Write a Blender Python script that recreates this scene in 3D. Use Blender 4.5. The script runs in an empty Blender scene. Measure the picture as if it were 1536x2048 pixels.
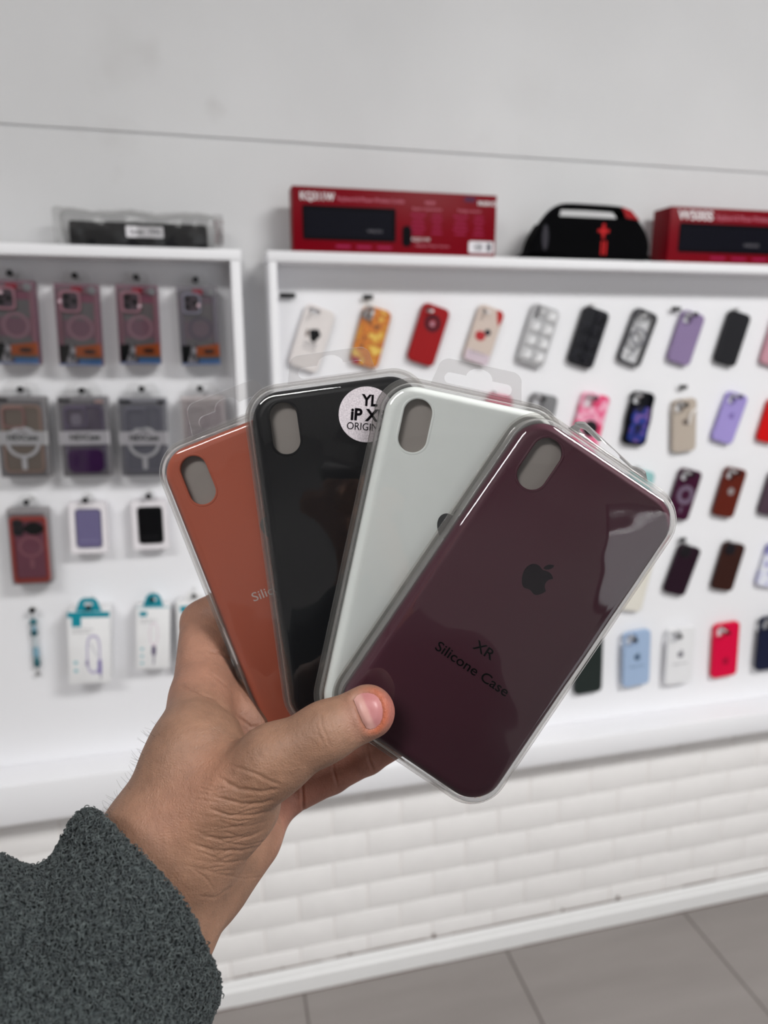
import bpy, bmesh, math, random
import numpy as np
from mathutils import Vector, Matrix
from mathutils.bvhtree import BVHTree
random.seed(7)
S = bpy.context.scene
COL = S.collection
PI = math.pi
# ---------------------------------------------------------------- camera model (1536 x 2048 photograph)
FPX = 1420.0
YAW, PITCH = math.radians(13.84), math.radians(13.62)
DIST, HGT = 1.45, 1.5523
_fh = np.array([math.sin(YAW), math.cos(YAW), 0.0])
FW = math.cos(PITCH) * _fh - math.sin(PITCH) * np.array([0, 0, 1.0])
RT = np.array([math.cos(YAW), -math.sin(YAW), 0.0])
UP = np.cross(RT, FW)
CAM = np.array([0.0, -DIST, HGT])
CAMROT = Matrix((RT, UP, -FW)).transposed()      # columns: right, up, towards the viewer


def ray(x, y):
    return RT * (x - 768) + UP * (1024 - y) + FW * FPX


def on_wall(x, y, Y):
    """point of the vertical plane Y seen at a pixel"""
    d = ray(x, y)
    return CAM + d * ((Y + DIST) / d[1])


def at_depth(x, y, z):
    return CAM + ray(x, y) * (z / FPX)


# ---------------------------------------------------------------- objects
def link(o, parent=None):
    COL.objects.link(o)
    if parent is not None:
        o.parent = parent
    return o


def tag(o, label=None, cat=None, group=None, kind=None):
    if label: o['label'] = label
    if cat: o['category'] = cat
    if group: o['group'] = group
    if kind: o['kind'] = kind
    return o


def empty(name, mat4, label=None, cat=None, group=None):
    o = bpy.data.objects.new(name, None)
    o.empty_display_size = 0.02
    o.matrix_world = mat4
    link(o)
    return tag(o, label, cat, group)


def wall_frame(p, tilt=0.0):
    """local x right, y up, z towards the shop; tilt clockwise (degrees)"""
    return Matrix.Translation(Vector(p)) @ Matrix.Rotation(PI / 2, 4, 'X') @ Matrix.Rotation(-math.radians(tilt), 4, 'Z')


def circle(cx, cy, r, n=32, ry=None):
    ry = r if ry is None else ry
    return [(cx + r * math.cos(2 * PI * k / n), cy + ry * math.sin(2 * PI * k / n)) for k in range(n)]


def rrect(cx, cy, w, h, r, n=8):
    r = max(1e-5, min(r, w / 2 - 1e-6, h / 2 - 1e-6))
    out = []
    for qx, qy, a0 in ((1, 1, 0), (-1, 1, PI / 2), (-1, -1, PI), (1, -1, 3 * PI / 2)):
        for k in range(n + 1):
            a = a0 + PI / 2 * k / n
            out.append((cx + qx * (w / 2 - r) + r * math.cos(a), cy + qy * (h / 2 - r) + r * math.sin(a)))
    return out


def inset(pts, d):
    """offset a closed CCW outline inwards by d"""
    n = len(pts); out = []
    for i in range(n):
        x0, y0 = pts[i - 1]; x1, y1 = pts[i]; x2, y2 = pts[(i + 1) % n]
        e1 = (x1 - x0, y1 - y0); e2 = (x2 - x1, y2 - y1)
        l1 = math.hypot(*e1) or 1e-9; l2 = math.hypot(*e2) or 1e-9
        nx = -(e1[1] / l1 + e2[1] / l2); ny = (e1[0] / l1 + e2[0] / l2)
        l = math.hypot(nx, ny) or 1e-9
        c = max(0.5, l / 2)
        out.append((x1 + nx / l * d / c, y1 + ny / l * d / c))
    return out


class MB:
    """collects shapes and links them as one mesh object"""
    def __init__(self):
        self.v, self.f = [], []

    def add(self, v, f):
        o = len(self.v)
        self.v += [tuple(p) for p in v]
        self.f += [tuple(i + o for i in q) for q in f]
        return self

    def box(self, x0, x1, y0, y1, z0, z1):
        v = [(x, y, z) for z in (z0, z1) for y in (y0, y1) for x in (x0, x1)]
        return self.add(v, [(0, 2, 3, 1), (4, 5, 7, 6), (0, 1, 5, 4), (2, 6, 7, 3), (0, 4, 6, 2), (1, 3, 7, 5)])

    def bbox(self, x0, x1, y0, y1, z0, z1, b=0.002, seg=2):
        bm = bmesh.new()
        bmesh.ops.create_cube(bm, size=1)
        for q in bm.verts:
            q.co = Vector(((x0 + x1) / 2 + q.co.x * (x1 - x0), (y0 + y1) / 2 + q.co.y * (y1 - y0), (z0 + z1) / 2 + q.co.z * (z1 - z0)))
        bmesh.ops.bevel(bm, geom=bm.edges[:], offset=b, segments=seg, profile=0.5, affect='EDGES')
        self.bm(bm)
        return self

    def bm(self, bm):
        bm.verts.index_update()
        self.add([q.co[:] for q in bm.verts], [[w.index for w in f.verts] for f in bm.faces])
        bm.free()

    def plate(self, outer, holes=(), z0=0.0, z1=0.001, bev=0.0, seg=4, back=True, hole_z=None):
        """prism of an outline (CCW) with holes, front edge rounded by bev"""
        prof = [(0.0, z0)]
        if bev > 0:
            for k in range(seg + 1):
                a = PI / 2 * k / seg
                prof.append((bev * (1 - math.cos(a)), z1 - bev + bev * math.sin(a)))
        else:
            prof.append((0.0, z1))
        n = len(outer)
        rings = [[(x, y, z) for x, y in (inset(outer, i) if i else outer)] for i, z in prof]
        v = [p for r in rings for p in r]
        f = []
        for k in range(len(rings) - 1):
            for i in range(n):
                j = (i + 1) % n
                f.append((k * n + i, k * n + j, (k + 1) * n + j, (k + 1) * n + i))
        self.add(v, f)
        hz = z0 if hole_z is None else hole_z
        for h in holes:
            m = len(h)
            hv = [(x, y, z1) for x, y in h] + [(x, y, hz) for x, y in h]
            self.add(hv, [(i, m + i, m + (i + 1) % m, (i + 1) % m) for i in range(m)][::1])
        self._cap([(p[0], p[1]) for p in rings[-1]], holes, z1, False)
        if back:
            self._cap(outer, holes, z0, True)
        return self

    def _cap(self, outer, holes, z, flip):
        if not holes:
            n = len(outer)
            self.add([(x, y, z) for x, y in outer], [tuple(range(n))[::-1] if flip else tuple(range(n))])
            return
        bm = bmesh.new()
        es = []
        for loop in [outer] + list(holes):
            vs = [bm.verts.new((x, y, z)) for x, y in loop]
            es += [bm.edges.new((vs[i], vs[(i + 1) % len(vs)])) for i in range(len(vs))]
        bmesh.ops.triangle_fill(bm, use_beauty=True, use_dissolve=False, edges=es)
        for q in bm.faces:
            q.normal_update()
            if (q.normal.z < 0) != flip:
                q.normal_flip()
        self.bm(bm)

    def tube(self, pts, r, n=10, closed=False, caps=True):
        P = [Vector(p) for p in pts]
        m = len(P); rr = r if hasattr(r, '__len__') else [r] * m
        v, f = [], []
        prev = None
        for i in range(m):
            a = P[i - 1] if (i > 0 or closed) else P[0]
            b = P[(i + 1) % m] if (i < m - 1 or closed) else P[-1]
            t = (b - a).normalized()
            if prev is None:
                prev = t.orthogonal().normalized()
            u = (prev - t * prev.dot(t)).normalized(); prev = u
            w = t.cross(u)
            for k in range(n):
                c = 2 * PI * k / n
                v.append(P[i] + (u * math.cos(c) + w * math.sin(c)) * rr[i])
        for i in range(m if closed else m - 1):
            for k in range(n):
                l = (k + 1) % n; j = (i + 1) % m
                f.append((i * n + k, i * n + l, j * n + l, j * n + k))
        if caps and not closed:
            f.append(tuple(range(n))[::-1]); f.append(tuple((m - 1) * n + k for k in range(n)))
        return self.add(v, f)

    def lathe(self, prof, n=24, cx=0.0, cy=0.0, z=0.0):
        """profile (r, z) turned about the local z axis"""
        v, f = [], []
        m = len(prof)
        for r, h in prof:
            v += [(cx + r * math.cos(2 * PI * k / n), cy + r * math.sin(2 * PI * k / n), z + h) for k in range(n)]
        for i in range(m - 1):
            for k in range(n):
                l = (k + 1) % n
                f.append((i * n + k, i * n + l, (i + 1) * n + l, (i + 1) * n + k))
        f.append(tuple(range(n))[::-1]); f.append(tuple((m - 1) * n + k for k in range(n)))
        return self.add(v, f)

    def build(self, name, mat, parent=None, smooth=40, kind=None):
        me = bpy.data.meshes.new(name)
        me.from_pydata(self.v, [], self.f)
        me.validate()
        if smooth:
            me.shade_smooth()
            me.set_sharp_from_angle(angle=math.radians(smooth))
        me.materials.append(mat)
        o = link(bpy.data.objects.new(name, me), parent)
        if kind: o['kind'] = kind
        return o


def text(body, size, mat, parent, x, y, z, name='lettering', rot=0.0, align='CENTER', bold=0.0, width=None, spacing=1.0):
    cu = bpy.data.curves.new('t', 'FONT')
    cu.body = body; cu.size = size; cu.align_x = align; cu.align_y = 'CENTER'
    cu.offset = bold * size; cu.extrude = 0.00008; cu.resolution_u = 4; cu.space_character = spacing
    t = bpy.data.objects.new('t', cu); COL.objects.link(t)
    dg = bpy.context.evaluated_depsgraph_get(); dg.update()
    me = bpy.data.meshes.new_from_object(t.evaluated_get(dg))
    bpy.data.objects.remove(t); bpy.data.curves.remove(cu)
    if width:
        xs = [v.co.x for v in me.vertices]
        k = width / max(1e-6, max(xs) - min(xs))
        for v in me.vertices: v.co.x *= k
    me.materials.clear(); me.materials.append(mat); me.name = name
    o = link(bpy.data.objects.new(name, me), parent)
    o.matrix_local = Matrix.Translation((x, y, z)) @ Matrix.Rotation(math.radians(rot), 4, 'Z')
    return o


# ---------------------------------------------------------------- materials
def lin(c):
    return tuple((v / 255 / 12.92 if v / 255 <= 0.04045 else ((v / 255 + 0.055) / 1.055) ** 2.4) for v in c)


_mats = {}


def nodes_of(name):
    m = bpy.data.materials.new(name); m.use_nodes = True
    nt = m.node_tree; nt.nodes.clear()
    out = nt.nodes.new('ShaderNodeOutputMaterial')
    return m, nt, out


def N(nt, kind, **kw):
    n = nt.nodes.new(kind)
    for k, v in kw.items():
        if k.startswith('i_'):
            key = k[2:]
            n.inputs[int(key) if key.isdigit() else key.replace('_', ' ')].default_value = v
        else:
            setattr(n, k, v)
    return n


def L(nt, a, ao, b, bi):
    nt.links.new(a.outputs[ao], b.inputs[bi])


def plain(name, c, rough=0.5, spec=0.2, metal=0.0, vary=0.05, vscale=30, bump=0.0, bscale=200, coat=0.0, sss=0.0):
    key = (name, tuple(c), rough, metal)
    if key in _mats: return _mats[key]
    m, nt, out = nodes_of(name)
    b = N(nt, 'ShaderNodeBsdfPrincipled')
    b.inputs['Roughness'].default_value = rough
    b.inputs['Specular IOR Level'].default_value = spec
    b.inputs['Metallic'].default_value = metal
    b.inputs['Coat Weight'].default_value = coat
    b.inputs['Coat Roughness'].default_value = 0.06
    lc = lin(c)
    tc = N(nt, 'ShaderNodeTexCoord')
    nz = N(nt, 'ShaderNodeTexNoise'); nz.inputs['Scale'].default_value = vscale; nz.inputs['Detail'].default_value = 3
    L(nt, tc, 'Object', nz, 'Vector')
    mx = N(nt, 'ShaderNodeMix', data_type='RGBA')
    mx.inputs[6].default_value = tuple(v * (1 - vary) for v in lc) + (1,)
    mx.inputs[7].default_value = tuple(min(1, v * (1 + vary)) for v in lc) + (1,)
    L(nt, nz, 'Fac', mx, 0); L(nt, mx, 2, b, 'Base Color')
    if bump:
        n2 = N(nt, 'ShaderNodeTexNoise'); n2.inputs['Scale'].default_value = bscale; n2.inputs['Detail'].default_value = 4
        L(nt, tc, 'Object', n2, 'Vector')
        bp = N(nt, 'ShaderNodeBump'); bp.inputs['Strength'].default_value = bump; bp.inputs['Distance'].default_value = 0.001
        L(nt, n2, 'Fac', bp, 'Height'); L(nt, bp, 'Normal', b, 'Normal')
    L(nt, b, 0, out, 'Surface')
    _mats[key] = m
    return m


def film(name, tint=(0.97, 0.97, 0.965), boost=1.0, rough=0.03, wave=0.0, wscale=18, haze=0.0, edge=0.0):
    """thin clear plastic sheet: see-through, with the mirror gloss of its two faces and a little milky haze"""
    m, nt, out = nodes_of(name)
    tr = N(nt, 'ShaderNodeBsdfTransparent'); tr.inputs[0].default_value = tint + (1,)
    gl = N(nt, 'ShaderNodeBsdfGlossy'); gl.inputs['Roughness'].default_value = rough
    gl.inputs['Color'].default_value = (1, 1, 1, 1)
    lw = N(nt, 'ShaderNodeFresnel'); lw.inputs['IOR'].default_value = 1.5
    mul = N(nt, 'ShaderNodeMath', operation='MULTIPLY', use_clamp=True); mul.inputs[1].default_value = boost
    L(nt, lw, 0, mul, 0)
    if wave:
        tc = N(nt, 'ShaderNodeTexCoord')
        nz = N(nt, 'ShaderNodeTexNoise'); nz.inputs['Scale'].default_value = wscale; nz.inputs['Detail'].default_value = 1.2
        L(nt, tc, 'Object', nz, 'Vector')
        bp = N(nt, 'ShaderNodeBump'); bp.inputs['Strength'].default_value = 1.0; bp.inputs['Distance'].default_value = wave
        L(nt, nz, 'Fac', bp, 'Height'); L(nt, bp, 'Normal', gl, 'Normal')
    mx = N(nt, 'ShaderNodeMixShader')
    L(nt, mul, 0, mx, 0); L(nt, tr, 0, mx, 1); L(nt, gl, 0, mx, 2)
    last = mx
    if haze:
        lf = N(nt, 'ShaderNodeLayerWeight'); lf.inputs[0].default_value = .5
        pw = N(nt, 'ShaderNodeMath', operation='POWER'); pw.inputs[1].default_value = 2.0
        L(nt, lf, 'Facing', pw, 0)
        ma = N(nt, 'ShaderNodeMath', operation='MULTIPLY_ADD', use_clamp=True); ma.inputs[1].default_value = edge; ma.inputs[2].default_value = haze
        L(nt, pw, 0, ma, 0)
        df = N(nt, 'ShaderNodeBsdfDiffuse'); df.inputs[0].default_value = (0.8, 0.79, 0.77, 1)
        tl = N(nt, 'ShaderNodeBsdfTranslucent'); tl.inputs[0].default_value = (0.8, 0.79, 0.77, 1)
        hh = N(nt, 'ShaderNodeMixShader'); hh.inputs[0].default_value = 0.5
        L(nt, df, 0, hh, 1); L(nt, tl, 0, hh, 2)
        m2 = N(nt, 'ShaderNodeMixShader'); L(nt, ma, 0, m2, 0)
        L(nt, mx, 0, m2, 1); L(nt, hh, 0, m2, 2)
        last = m2
    L(nt, last, 0, out, 'Surface')
    return m


def blotches(name, colors, scale=60, rough=0.35, seed=0.0, detail=2.0, vor=False):
    """printed pattern: a noise or cell field through a hard colour ramp"""
    m, nt, out = nodes_of(name)
    b = N(nt, 'ShaderNodeBsdfPrincipled'); b.inputs['Roughness'].default_value = rough
    tc = N(nt, 'ShaderNodeTexCoord'); mp = N(nt, 'ShaderNodeMapping'); mp.inputs['Location'].default_value = (seed, seed * .7, 0)
    L(nt, tc, 'Object', mp, 'Vector')
    if vor:
        nz = N(nt, 'ShaderNodeTexVoronoi'); nz.inputs['Scale'].default_value = scale; o = 'Distance'
    else:
        nz = N(nt, 'ShaderNodeTexNoise'); nz.inputs['Scale'].default_value = scale; nz.inputs['Detail'].default_value = detail; o = 'Fac'
    L(nt, mp, 'Vector', nz, 'Vector')
    cr = N(nt, 'ShaderNodeValToRGB')
    e = cr.color_ramp.elements
    while len(e) < len(colors): e.new(0.5)
    lo, hi = (0.05, 0.75) if vor else (0.34, 0.66)
    for i, c in enumerate(colors):
        e[i].position = lo + (hi - lo) * i / max(1, len(colors) - 1)
        e[i].color = lin(c) + (1,)
    L(nt, nz, o, cr, 0); L(nt, cr, 0, b, 'Base Color'); L(nt, b, 0, out, 'Surface')
    return m


def emitter(name, c, strength):
    m, nt, out = nodes_of(name)
    e = N(nt, 'ShaderNodeEmission'); e.inputs[0].default_value = tuple(c) + (1,); e.inputs[1].default_value = strength
    L(nt, e, 0, out, 'Surface')
    return m
# ---------------------------------------------------------------- the shop room
RX0, RX1, RY0, RH = -2.6, 3.6, -4.6, 3.0


def wall_paint():
    m, nt, out = nodes_of('wall paint')
    b = N(nt, 'ShaderNodeBsdfPrincipled'); b.inputs['Roughness'].default_value = 0.6
    tc = N(nt, 'ShaderNodeTexCoord')
    nz = N(nt, 'ShaderNodeTexNoise'); nz.inputs['Scale'].default_value = 2.2; nz.inputs['Detail'].default_value = 6
    L(nt, tc, 'Object', nz, 'Vector')
    cr = N(nt, 'ShaderNodeValToRGB')
    cr.color_ramp.elements[0].position = 0.3; cr.color_ramp.elements[0].color = (0.62, 0.62, 0.63, 1)
    cr.color_ramp.elements[1].position = 0.6; cr.color_ramp.elements[1].color = (0.67, 0.67, 0.68, 1)
    L(nt, nz, 'Fac', cr, 0)
    # a few scuffs and filled spots in the paint
    last = cr
    for (px, py, r, a) in ((270, 80, 0.050, 0.16), (330, 88, 0.016, 0.20), (240, 125, 0.016, 0.2), (265, 243, 0.022, 0.2), (1080, 150, 0.042, 0.10), (1075, 285, 0.03, 0.08), (990, 245, 0.008, 0.2), (265, 310, 0.006, 0.3), (455, 198, 0.006, .3), (190, 215, .012, .15)):
        p = on_wall(px, py, 0)
        sub = N(nt, 'ShaderNodeVectorMath', operation='DISTANCE'); sub.inputs[1].default_value = (p[0], 0, p[2])
        n2 = N(nt, 'ShaderNodeTexNoise'); n2.inputs['Scale'].default_value = 25
        L(nt, tc, 'Object', n2, 'Vector')
        ad = N(nt, 'ShaderNodeMix', data_type='RGBA', blend_type='ADD'); ad.inputs[0].default_value = 0.05
        L(nt, tc, 'Object', ad, 6); L(nt, n2, 'Color', ad, 7)
        L(nt, ad, 2, sub, 0)
        mr = N(nt, 'ShaderNodeMapRange'); mr.inputs[1].default_value = 0.01; mr.inputs[2].default_value = r + 0.025
        mr.inputs[3].default_value = a; mr.inputs[4].default_value = 0.0
        L(nt, sub, 'Value', mr, 0)
        mx = N(nt, 'ShaderNodeMix', data_type='RGBA'); mx.inputs[7].default_value = (0.42, 0.40, 0.39, 1)
        L(nt, mr, 0, mx, 0); L(nt, last, 2 if last is not cr else 0, mx, 6)
        last = mx
    L(nt, last, 2, b, 'Base Color')
    n3 = N(nt, 'ShaderNodeTexNoise'); n3.inputs['Scale'].default_value = 9; n3.inputs['Detail'].default_value = 5
    L(nt, tc, 'Object', n3, 'Vector')
    bp = N(nt, 'ShaderNodeBump'); bp.inputs['Strength'].default_value = 0.25; bp.inputs['Distance'].default_value = 0.01
    L(nt, n3, 'Fac', bp, 'Height'); L(nt, bp, 'Normal', b, 'Normal')
    L(nt, b, 0, out, 'Surface')
    return m


M_wall = wall_paint()
M_room = plain('room paint', (176, 175, 174), 0.7, vary=0.02, vscale=2)
M_ceil = plain('ceiling paint', (232, 232, 232), 0.8, vary=0.02, vscale=2)
M_board = plain('white melamine', (237, 237, 240), 0.35, vary=0.012, vscale=5)
M_brick = plain('painted brick', (243, 241, 240), 0.55, vary=0.03, vscale=30, bump=0.5, bscale=60)
M_grout = plain('painted joint', (240, 236, 234), 0.7, vary=0.03)
M_base = plain('white skirting', (236, 236, 236), 0.4, vary=0.02)
M_seal = plain('dirty joint', (120, 104, 98), 0.8, vary=0.2, vscale=40)


def struct(name, mb, mat, **k):
    o = mb.build(name, mat, None, **k); o['kind'] = 'structure'
    return o


# back wall with the shallow groove between two sheets of board
GZ = 1.9095
mb = MB()
for z0, z1 in ((0, GZ - 0.0018), (GZ + 0.0018, RH)):
    mb.bbox(RX0, RX1, 0.0, 0.05, z0, z1, 0.0012, 1)
mb.box(RX0, RX1, 0.004, 0.052, GZ - 0.004, GZ + 0.004)
struct('wall_back', mb, M_wall, smooth=0)
struct('wall_left', MB().box(RX0 - .05, RX0, RY0, 0.05, 0, RH), M_room, smooth=0)
struct('wall_right', MB().box(RX1, RX1 + .05, RY0, 0.05, 0, RH), M_room, smooth=0)
struct('ceiling', MB().box(RX0, RX1, RY0, 0.05, RH, RH + .05), M_ceil, smooth=0)
# shop front behind the photographer: wall with a big window opening to the right
WX0, WX1, WZ0, WZ1 = 0.55, 3.25, 0.35, 2.45
mb = MB()
mb.box(RX0, WX0, RY0 - .1, RY0, 0, RH).box(WX1, RX1, RY0 - .1, RY0, 0, RH)
mb.box(WX0, WX1, RY0 - .1, RY0, 0, WZ0).box(WX0, WX1, RY0 - .1, RY0, WZ1, RH)
struct('wall_front', mb, M_room, smooth=0)
M_alu = plain('window aluminium', (70, 72, 75), 0.35, metal=0.6)
mb = MB()
for x in (WX0, (WX0 + WX1) / 2 - .03, WX1 - .06):
    mb.box(x, x + .06, RY0 - .07, RY0 - .01, WZ0, WZ1)
for z in (WZ0, WZ1 - .06):
    mb.box(WX0, WX1, RY0 - .07, RY0 - .01, z, z + .06)
win = struct('window_1', mb, M_alu, smooth=0)
M_pane = film('window glass', (0.95, 0.96, 0.96), 1.0, 0.0)
pane = MB().box(WX0, WX1, RY0 - .045, RY0 - .04, WZ0, WZ1).build('window_pane', M_pane, win, smooth=0)


# floor: large grey tiles with dark joints
def floor_mat():
    m, nt, out = nodes_of('grey floor tile')
    b = N(nt, 'ShaderNodeBsdfPrincipled'); b.inputs['Roughness'].default_value = 0.22
    tc = N(nt, 'ShaderNodeTexCoord')
    nz = N(nt, 'ShaderNodeTexNoise'); nz.inputs['Scale'].default_value = 3.0; nz.inputs['Detail'].default_value = 6
    mp = N(nt, 'ShaderNodeMapping'); mp.inputs['Scale'].default_value = (0.5, 3.0, 1)
    L(nt, tc, 'Object', mp, 'Vector'); L(nt, mp, 'Vector', nz, 'Vector')
    cr = N(nt, 'ShaderNodeValToRGB')
    cr.color_ramp.elements[0].position = 0.3; cr.color_ramp.elements[0].color = lin((132, 126, 123)) + (1,)
    cr.color_ramp.elements[1].position = 0.7; cr.color_ramp.elements[1].color = lin((145, 139, 136)) + (1,)
    L(nt, nz, 'Fac', cr, 0); L(nt, cr, 0, b, 'Base Color'); L(nt, b, 0, out, 'Surface')
    return m


M_tile = floor_mat()
M_tgrout = plain('tile joint', (96, 89, 86), 0.8)
T = 0.531
mb = MB()
x0 = 0.1475 - T * 6
for i in range(-1, 13):
    for j in range(0, 9):
        y1 = -0.03 - j * T
        mb.bbox(max(RX0, x0 + i * T + .0022), min(RX1, x0 + (i + 1) * T - .0022), max(RY0, y1 - T + .0022), y1 - .0022, -0.012, 0.0, 0.0008, 1) if x0 + (i + 1) * T > RX0 + .01 and x0 + i * T < RX1 - .01 and y1 > RY0 + .01 else None
fl = struct('floor', mb, M_tile, smooth=0)
jo = MB().box(RX0, RX1, RY0, 0.05, -0.03, -0.0015).build('joint', M_tgrout, fl, smooth=0)

# white brick cladding below the boards
BP, BLN = 0.0745, 0.167
rb = random.Random(3)
mb = MB()
for r in range(0, 9):
    z0 = 0.085 + r * BP - 0.041
    z1 = z0 + BP
    off = 0.812 if (int(round((0.3805 - (z0 + z1) / 2) / BP)) % 2 == 0) else 0.812 + BLN / 2
    k0 = int((RX0 - off) / BLN) - 1
    for k in range(k0, k0 + int((RX1 - RX0) / BLN) + 3):
        xa, xb = off + k * BLN, off + (k + 1) * BLN
        if xa < RX0 or xb > RX1: continue
        d = rb.uniform(-.0006, .0006)
        mb.bbox(xa + .0022, xb - .0022, -0.020 + d, -0.004, max(0.05, z0 + .0004), z1 - .0004, 0.0018, 2)
br = struct('wall_brick', mb, M_brick, smooth=50)
MB().box(RX0, RX1, -0.0180, 0.002, 0.0, 0.72).build('mortar', M_grout, br, smooth=0)
# skirting board with a moulded top and a dirty line along the floor
prof = [(-0.004, 0.0), (-0.034, 0.0), (-0.034, 0.046), (-0.030, 0.050), (-0.029, 0.056), (-0.024, 0.066), (-0.021, 0.070), (-0.004, 0.071)]
v = [(x, y, z) for x in (RX0, RX1) for y, z in prof]
n = len(prof)
sk = struct('baseboard_back', MB().add(v, [(i, (i + 1) % n, n + (i + 1) % n, n + i) for i in range(n)]), M_base, smooth=0)
mb = MB(); rb = random.Random(5)
x = RX0
while x < RX1:
    w = rb.uniform(.03, .14); mb.bbox(x, min(RX1, x + w), -0.0225, -0.0205, 0.0705, 0.0705 + rb.uniform(.0012, .0042), .0003, 1); x += w
for px, py, s in ((868, 1868, .008), (1236, 1788, .009), (1125, 1822, .006), (500, 1945, .004), (565, 1925, .004), (700, 1903, .005)):
    p = on_wall(px, py, -.021); mb.bbox(p[0] - s * .5, p[0] + s * .5, -.0225, -.0205, .070, .072 + s * 1.5, .0008, 1)
mb.build('joint_line', M_seal, sk, smooth=0)
mb = MB(); x = RX0
while x < RX1:
    w = rb.uniform(.05, .3); mb.box(x, min(RX1, x + w), -0.0352, -0.0342, 0.0, rb.uniform(.0015, .004)); x += w
mb.build('floor_line', M_seal, sk, smooth=0)

# ---------------------------------------------------------------- display boards
BD = 0.10                      # depth of the boards
PY = -0.024                    # face of the back panels


def zfront(px, py): return on_wall(px, py, -BD)


ZT = zfront(990, 514)[2]; ZTB = zfront(1040, 535)[2]
def board(name, label, xa, xb, stileL, stileR, zpan, zbot):
    root = empty(name, Matrix.Translation((0.5 * (xa + xb), 0, zbot)), label, 'display board', 'white display boards on the wall')
    inv = root.matrix_world.inverted()
    def part(nm, mb):
        o = mb.build(nm, M_board, root, smooth=30); o.matrix_parent_inverse = inv; return o
    part('back_panel', MB().box(xa, xb, PY, -0.021, zbot, ZT - .001))
    part('top_shelf', MB().bbox(xa - .002, xb + .002, -BD - .002, -0.021, ZTB, ZT, .0012, 2))
    part('bottom_rail', MB().bbox(xa, xb, -BD, PY - .0005, zbot, zpan, .003, 2))
    if stileL: part('side_panel', MB().bbox(xa, stileL, -BD, PY - .0005, zpan, ZTB, .0012, 2))
    if stileR: part('side_panel', MB().bbox(stileR, xb, -BD, PY - .0005, zpan, ZTB, .0012, 2))
    return root


LX0, LX1 = zfront(460.6, 520)[0], zfront(480.5, 520)[0]
RX_0, RX_1 = zfront(537, 520)[0], zfront(553, 523)[0]
LZ = on_wall(0, 1533, PY)[2]
LB = zfront(0, 1655)[2]
RZ = zfront(1070, 1491.7)[2]; RB = zfront(1045, 1537)[2]
board('display_board', 'white display board at left hung with boxed phone accessories', -1.35, LX1, -1.33, LX0, LZ, LB)
board('display_board', 'wide white display board hung with loose phone cases', RX_0, 2.1, RX_1, 2.085, RZ, RB)
# ---------------------------------------------------------------- things on top of the boards
M_black = plain('black plastic', (14, 14, 17), 0.4, spec=.06)
M_ink = plain('black ink', (16, 16, 18), 0.5, spec=.06)
M_white = plain('white print', (232, 230, 232), 0.5)
M_paper = plain('white label paper', (226, 224, 228), 0.55)
M_red = plain('crimson carton', (116, 1, 18), 0.4, spec=.08, vary=0.06, vscale=14)
M_redside = plain('dark crimson carton side', (96, 8, 30), 0.4)
M_magenta = plain('magenta print', (150, 16, 70), 0.5)
M_palered = plain('pale pink print', (205, 120, 140), 0.5)
M_keys = plain('keyboard print', (8, 8, 13), 0.5, spec=.05)
M_keycap = plain('key print', (20, 20, 30), 0.5, spec=.05)
M_grey = plain('grey print', (110, 108, 115), 0.5)


def quad(TLp, TRp, BRp, BLp, Y):
    """size, centre and tilt of a rectangle standing parallel to the wall from its four corner pixels"""
    a, b, c, d = [on_wall(p[0], p[1], Y) for p in (TLp, TRp, BRp, BLp)]
    w = 0.5 * (math.hypot(b[0] - a[0], b[2] - a[2]) + math.hypot(c[0] - d[0], c[2] - d[2]))
    h = 0.5 * (math.hypot(d[0] - a[0], d[2] - a[2]) + math.hypot(c[0] - b[0], c[2] - b[2]))
    ctr = (a + b + c + d) / 4
    t = (a + b) / 2 - (c + d) / 2
    return w, h, ctr, math.degrees(math.atan2(t[0], t[2]))


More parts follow.
